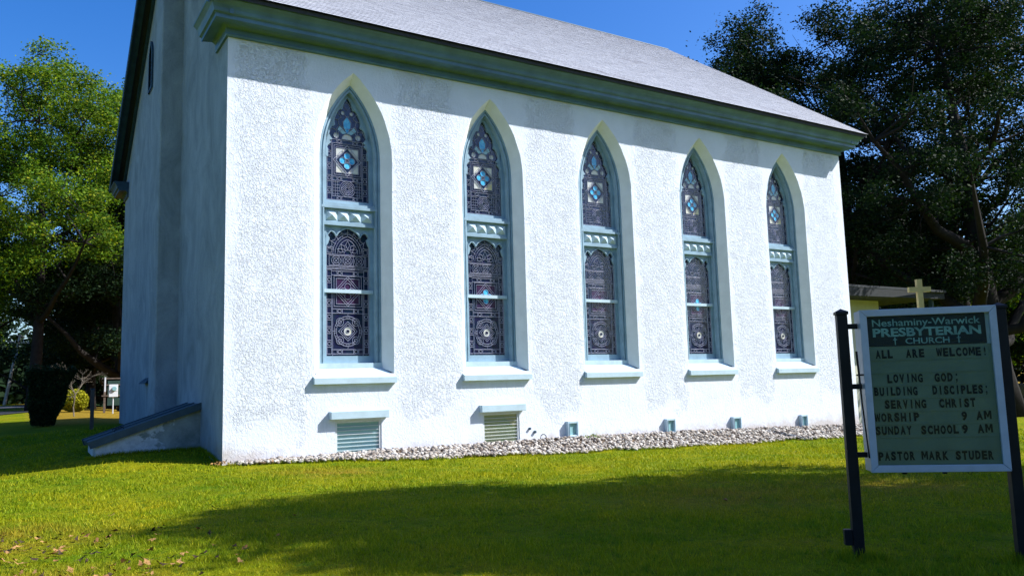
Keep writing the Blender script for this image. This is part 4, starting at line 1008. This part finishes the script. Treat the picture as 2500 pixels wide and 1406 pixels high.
# clear cover pane
t = NT('clear_cover_pane', .05, .5); tb = t.n('ShaderNodeBsdfTransparent'); tb.inputs[0].default_value = (.93, .98, .95, 1); gb = t.n('ShaderNodeBsdfGlossy'); gb.inputs['Roughness'].default_value = .06
fz = t.n('ShaderNodeFresnel'); fz.inputs[0].default_value = 1.45; mx = t.n('ShaderNodeMixShader'); t.l(t.math('MULTIPLY', fz.outputs[0], .13), mx.inputs[0]); t.l(tb.outputs[0], mx.inputs[1]); t.l(gb.outputs[0], mx.inputs[2]); t.l(mx.outputs[0], t.out.inputs[0])
M['cover'] = t.m
MB().box(IX0+.001, IX1-.001, .0005, .0035, IZ0+.001, IZ1-.001).build('cover_pane', M['cover'], sg)
MB().tube([(-.045, .0, 1.80), (-.030, -.0, 1.35), (-.006, .0, .90)], [.010, .007, .006], 8).build('prop_rod', M['black_paint'], sg)
sbox('rod_clamp', 'black_paint', -.06, .012, -.006, .012, 1.59, 1.605)
for fx in (.26, .55): MB().tube([(fx*SWD, .07, SZ0-.022), (fx*SWD, .07, SZ0+.006)], .02, 8).build('latch_knob', M['black_paint'], sg)
MB().tube([(.73*SWD+.018*math.cos(a), .07, SZ0-.014+.014*math.sin(a)) for a in np.linspace(0, 6.28, 11)], .0025, 4).build('wire_loop', M['black_paint'], sg)
sbox('outlet_box', 'black_paint', -.235, -.169, .07, .135, .17, .30)
MB().tube([(.05, .10, SZ1), (.05, .10, SZ1+.004)], .01, 6).build('screw', M['black_paint'], sg)

# ------------------------------------------------------------------ grass blades, weeds and fallen leaves
rng = np.random.default_rng(9); n = 420000
d = 3.2*(34/3.2)**rng.random(n); keep = rng.random(n) < np.clip(d/6.5, .45, 1); th = yaw+rng.uniform(-.74, .74, n); x = CAM[0]+d*np.sin(th); y = CAM[1]+d*np.cos(th)
gf = -(0.30+.85*sst(x/4.5))-.08*np.sin(x*1.7)-.05*np.sin(x*4.1)
ok = keep & ~((x > 0.0) & (x < 23.7) & (y > gf+.02)) & ~((x > -2.5) & (x <= 0.02) & (y > 2.4) & (y < 4.4)) & ~((x > -.02) & (y > -.05))
x, y, d = x[ok], y[ok], d[ok]; n = len(x); z = ground_z(x, y)
clumpn = .75+.45*np.sin(x*2.1+np.sin(y*3.1))*np.sin(y*1.7+np.cos(x*2.7)); h = rng.uniform(.02, .05, n)*(1+1.1*(rng.random(n) < .04))*clumpn*(1+d/45); wd = .0035*np.clip(d/6, 1, 5)*rng.uniform(.7, 1.3, n)
ta = rng.uniform(0, 6.28, n); lx, ly = rng.normal(0, .5, n)*h, rng.normal(0, .5, n)*h
V = np.empty((n, 3, 3), np.float32)
V[:, 0] = np.stack([x-np.cos(ta)*wd, y-np.sin(ta)*wd, z-.005], 1); V[:, 1] = np.stack([x+np.cos(ta)*wd, y+np.sin(ta)*wd, z-.005], 1); V[:, 2] = np.stack([x+lx, y+ly, z+h], 1)
# longer uncut blades along the gravel, the cellar entry and the sign posts
mE = 9000; ex = rng.uniform(.05, 23.6, mE); ey = -(0.30+.85*sst(ex/4.5))-.08*np.sin(ex*1.7)-.05*np.sin(ex*4.1)-np.abs(rng.normal(0, .035, mE))+.02
bx = rng.uniform(-2.6, -.02, 1800); by = 2.42-np.abs(rng.normal(0, .03, 1800)); ax_ = -.02-np.abs(rng.normal(0, .03, 900)); ay = rng.uniform(0, 2.4, 900)
q1 = rng.normal(0, .09, (500, 2)); q2 = rng.normal(0, .09, (500, 2))
ex = np.concatenate([ex, bx, ax_, 1.937+q1[:, 0], 2.885+q2[:, 0]]); ey = np.concatenate([ey, by, ay, -14.95+q1[:, 1], -15.78+q2[:, 1]]); m = len(ex)
ez = ground_z(ex, ey); eh = rng.uniform(.04, .115, m); ew = rng.uniform(.004, .008, m); et = rng.uniform(0, 6.28, m); E3 = np.empty((m, 3, 3), np.float32)
E3[:, 0] = np.stack([ex-np.cos(et)*ew, ey-np.sin(et)*ew, ez-.01], 1); E3[:, 1] = np.stack([ex+np.cos(et)*ew, ey+np.sin(et)*ew, ez-.01], 1)
E3[:, 2] = np.stack([ex+rng.normal(0, .35, m)*eh, ey+rng.normal(0, .35, m)*eh, ez+eh], 1); V = np.concatenate([V, E3]); n = len(V)
me = bpy.data.meshes.new('grass'); me.vertices.add(n*3); me.vertices.foreach_set('co', V.ravel()); me.loops.add(n*3); me.loops.foreach_set('vertex_index', np.arange(n*3, dtype=np.int32))
me.polygons.add(n); me.polygons.foreach_set('loop_start', np.arange(n, dtype=np.int32)*3); me.polygons.foreach_set('loop_total', np.full(n, 3, np.int32)); me.update(calc_edges=True); me.materials.append(M['blade'])
set_tone(me, rng.random(n)); inst('grass', me, None, kind='stuff', label='mown lawn grass, green to yellow')
for (x, y, s, lb) in ((9.75+.55, -.25, .14, 'small leafy green weed growing in the gravel by the nearest vent box'), (-.1, -.25, .10, 'tuft of dry straw coloured grass at the church corner')):
    r = thing('weed', lb, 'weed', (x, y, gz(x, y)+.05)); rngw = np.random.default_rng(int(x*10)+50)
    p = rngw.normal(size=(60, 3))*np.array([s, s*.5, s*.35]); p[:, 2] = abs(p[:, 2]); m2 = leaf_mesh('leaves', p, .035, M['leaf_mid'] if s > .12 else M['tan'], rngw); set_tone(m2, rngw.random(60)); inst('leaves', m2, r)
    MB().tube([(0,0,-.08), (.01,0,s*.5)], .004, 4).build('stem', M['bark'], r)
def dry_leaf(seed, s):
    q = random.Random(seed); mb = MB(); n = 9; ed = []
    for i in range(n):
        a = 2*math.pi*i/n; r = s*(1.0 if i % 2 == 0 else .55)*q.uniform(.8, 1.2); ed.append((r*math.cos(a)*1.2, r*math.sin(a)*.8, s*.55*(abs(math.cos(a)))**2*q.uniform(.4, 1.2)))
    mb.add([(0, 0, 0)]+ed, [(0, 1+i, 1+(i+1) % n) for i in range(n)]); mb.tube([(0,0,.002), (-s*1.5, .1*s, s*.3)], .0015, 3); return mb
LV = [dry_leaf(k, .037).mesh('fallen_leaf', M[('brown', 'tan', 'dkleaf')[k % 3]]) for k in range(9)]
ql = random.Random(15)
def put_leaf(x, y, s=1, k=None):
    o = inst('fallen_leaf', LV[ql.randrange(9) if k is None else k], None, (x, y, gz(x, y)+.03)); o.rotation_euler = (ql.uniform(-.5, .5), ql.uniform(-.5, .5), ql.uniform(0, 6.28)); o.scale = (s, s, s)
    return o
for k in range(150):
    c0 = ((-4.1, -10.2), (-3.4, -9.3), (-3.7, -11.4), (-4.3, -9.0), (-2.9, -11.3))[ql.randrange(5)]; x = c0[0]+ql.gauss(0, .38); y = c0[1]+ql.gauss(0, .42)
    if x > -2 or y > -6.8: continue
    kk = ql.randrange(9); hue = ('reddish brown', 'pale tan', 'dark brown')[kk % 3]
    tag(put_leaf(x, y, ql.uniform(.6, 1.25), kk), hue+' curled fallen leaf in the scatter on the lawn at lower left', 'leaf', hue+' leaves scattered at lower left')
for (x, y, s, k, lb) in ((-1.78, -7.75, 1.25, 2, 'dark curled leaf alone on sunlit grass below the church corner'), (-3.0, -7.3, 1.0, 1, 'single tan leaf on the open lawn left of the church corner'), (3.68, -11.75, 1.3, 0, 'reddish brown leaf on the dry patch left of the sign'),
                  (4.15, -11.9, .8, 2, 'small dark leaf beside the reddish leaf near the sign'), (-2.2, -11.1, 1.0, 2, 'dark leaf in the shaded grass at bottom left of centre'), (-1.2, -9.4, .9, 1, 'pale leaf lying in the tree shade mid lawn'),
                  (-1.75, -10.6, .9, 0, 'brown leaf on the edge of the tree shade')):
    tag(put_leaf(x, y, s, k), lb, 'leaf')
